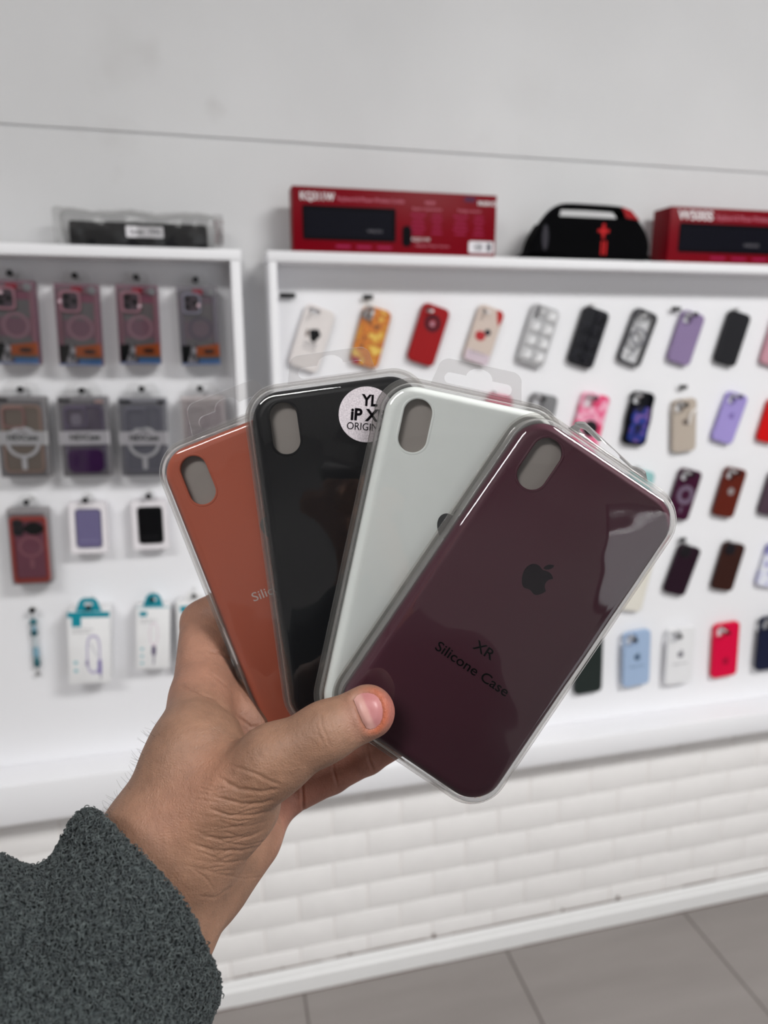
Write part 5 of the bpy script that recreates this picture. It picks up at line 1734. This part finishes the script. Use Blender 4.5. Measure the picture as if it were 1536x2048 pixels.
# head: skull, jaw, neck, nose, brows, lips, ears
hx, hy, hz = -.19, -1.93, 1.685
hd = [((hx, hy - .035, hz + .03), (hx, hy + .015, hz + .035), .082, .076, 3), ((hx, hy + .02, hz - .03), (hx, hy + .03, hz - .065), .060, .040, 3), ((hx, hy - .03, hz - .06), (hx, hy - .04, hz - .18), .055, .06, 3),
      ((hx, hy + .088, hz + .012), (hx, hy + .105, hz - .022), .008, .013, 1.2), ((hx - .035, hy + .072, hz + .030), (hx + .035, hy + .072, hz + .030), .013, .013, 1.5),
      ((hx - .018, hy + .072, hz - .058), (hx + .018, hy + .072, hz - .058), .009, .009, 1.0)]
for s in (-1, 1):
    hd += [((hx + s * .080, hy - .012, hz + .018), (hx + s * .080, hy - .008, hz - .018), .012, .008, .8), ((hx + s * .032, hy + .060, hz - .012), (hx + s * .040, hy + .05, hz - .03), .018, .016, 1.5)]
v, f = world_sdf((hx - .13, hy - .16, hz - .2), (hx + .13, hy + .16, hz + .15), .55, hd, 3, 4)
M_face = plain('face skin', (178, 128, 102), .5, vary=.05, vscale=40, spec=.3)
head = mesh_np('head', v, f, M_face, person)
mb = MB()
for s in (-1, 1):
    mb.lathe([(.0003, -.011), (.008, -.008), (.0115, 0), (.008, .008), (.0003, .011)], 16, hx + s * .033, hy + .066, hz + .008)
mb.build('eyes', plain('eye white', (220, 216, 212), .2), head, smooth=80)
v, f = world_sdf((hx - .14, hy - .17, hz - .12), (hx + .14, hy + .12, hz + .17), .8, [((hx, hy - .045, hz + .045), (hx, hy + .015, hz + .058), .088, .078, 3), ((hx, hy - .06, hz + .02), (hx, hy - .07, hz - .06), .078, .055, 3)], 3, 3)
mesh_np('hair', v, f, plain('dark brown hair', (34, 26, 22), .6, vary=.3, vscale=300), person)
# ---------------------------------------------------------------- light and camera
def area(name, loc, rot, sx, sy, power, color=(1, 1, 1)):
    l = bpy.data.lights.new(name, 'AREA'); l.shape = 'RECTANGLE'; l.size = sx; l.size_y = sy; l.energy = power; l.color = color
    o = bpy.data.objects.new(name, l); o.location = loc; o.rotation_euler = rot
    COL.objects.link(o)
    return o


# daylight entering through the shop window
area('window_daylight', ((WX0 + WX1) / 2, RY0 + .02, (WZ0 + WZ1) / 2), (PI / 2, 0, 0), WX1 - WX0 - .15, WZ1 - WZ0 - .15, 10, (0.97, 0.985, 1.0))
# ceiling panels
M_lamp = emitter('lamp diffuser', (1, 1, 1), 7.0)
M_lampframe = plain('lamp frame', (225, 225, 225), .4)
for i, (x, y) in enumerate(((1.45, -2.25), (-1.1, -2.4))):
    root = empty('ceiling_lamp', Matrix.Translation((x, y, RH)), 'long white ceiling panel lamp %s' % ('above the photographer' if i == 0 else 'farther back in the room'), 'ceiling lamp', 'ceiling panel lamps')
    MB().plate(rrect(0, 0, 1.2, .6, .01), [rrect(0, 0, 1.15, .55, .005)], -.03, 0).build('frame', M_lampframe, root, smooth=0)
    MB().box(-.58, .58, -.28, .28, -.012, -.006).build('diffuser', M_lamp, root, smooth=0)
    area('panel_light', (x, y, RH - .035), (0, 0, 0), 1.14, .54, (56, 24)[i], (1.0, 0.99, 0.97))

w = bpy.data.worlds.new('sky'); S.world = w; w.use_nodes = True
w.node_tree.nodes['Background'].inputs[0].default_value = (0.9, 0.95, 1.0, 1); w.node_tree.nodes['Background'].inputs[1].default_value = 1.0

cd = bpy.data.cameras.new('phone_camera'); cam = bpy.data.objects.new('phone_camera', cd); COL.objects.link(cam)
cam.matrix_world = Matrix.Translation(Vector(CAM)) @ CAMROT.to_4x4()
cd.sensor_fit = 'VERTICAL'; cd.sensor_height = 36.0; cd.sensor_width = 27.0
cd.lens = FPX / 2048 * 36.0
cd.clip_start = 0.02
cd.dof.use_dof = True; cd.dof.focus_distance = 0.306; cd.dof.aperture_fstop = cd.lens / 3.2
S.camera = cam
S.view_settings.view_transform = 'Standard'; S.view_settings.look = 'None'
S.view_settings.exposure = 0.24; S.view_settings.gamma = 1.0; S.view_settings.use_curve_mapping = False
S.cycles.transparent_max_bounces = 24
S.cycles.max_bounces = 10
S.cycles.diffuse_bounces = 5
S.cycles.caustics_reflective = False; S.cycles.caustics_refractive = False
bpy.context.view_layer.update()
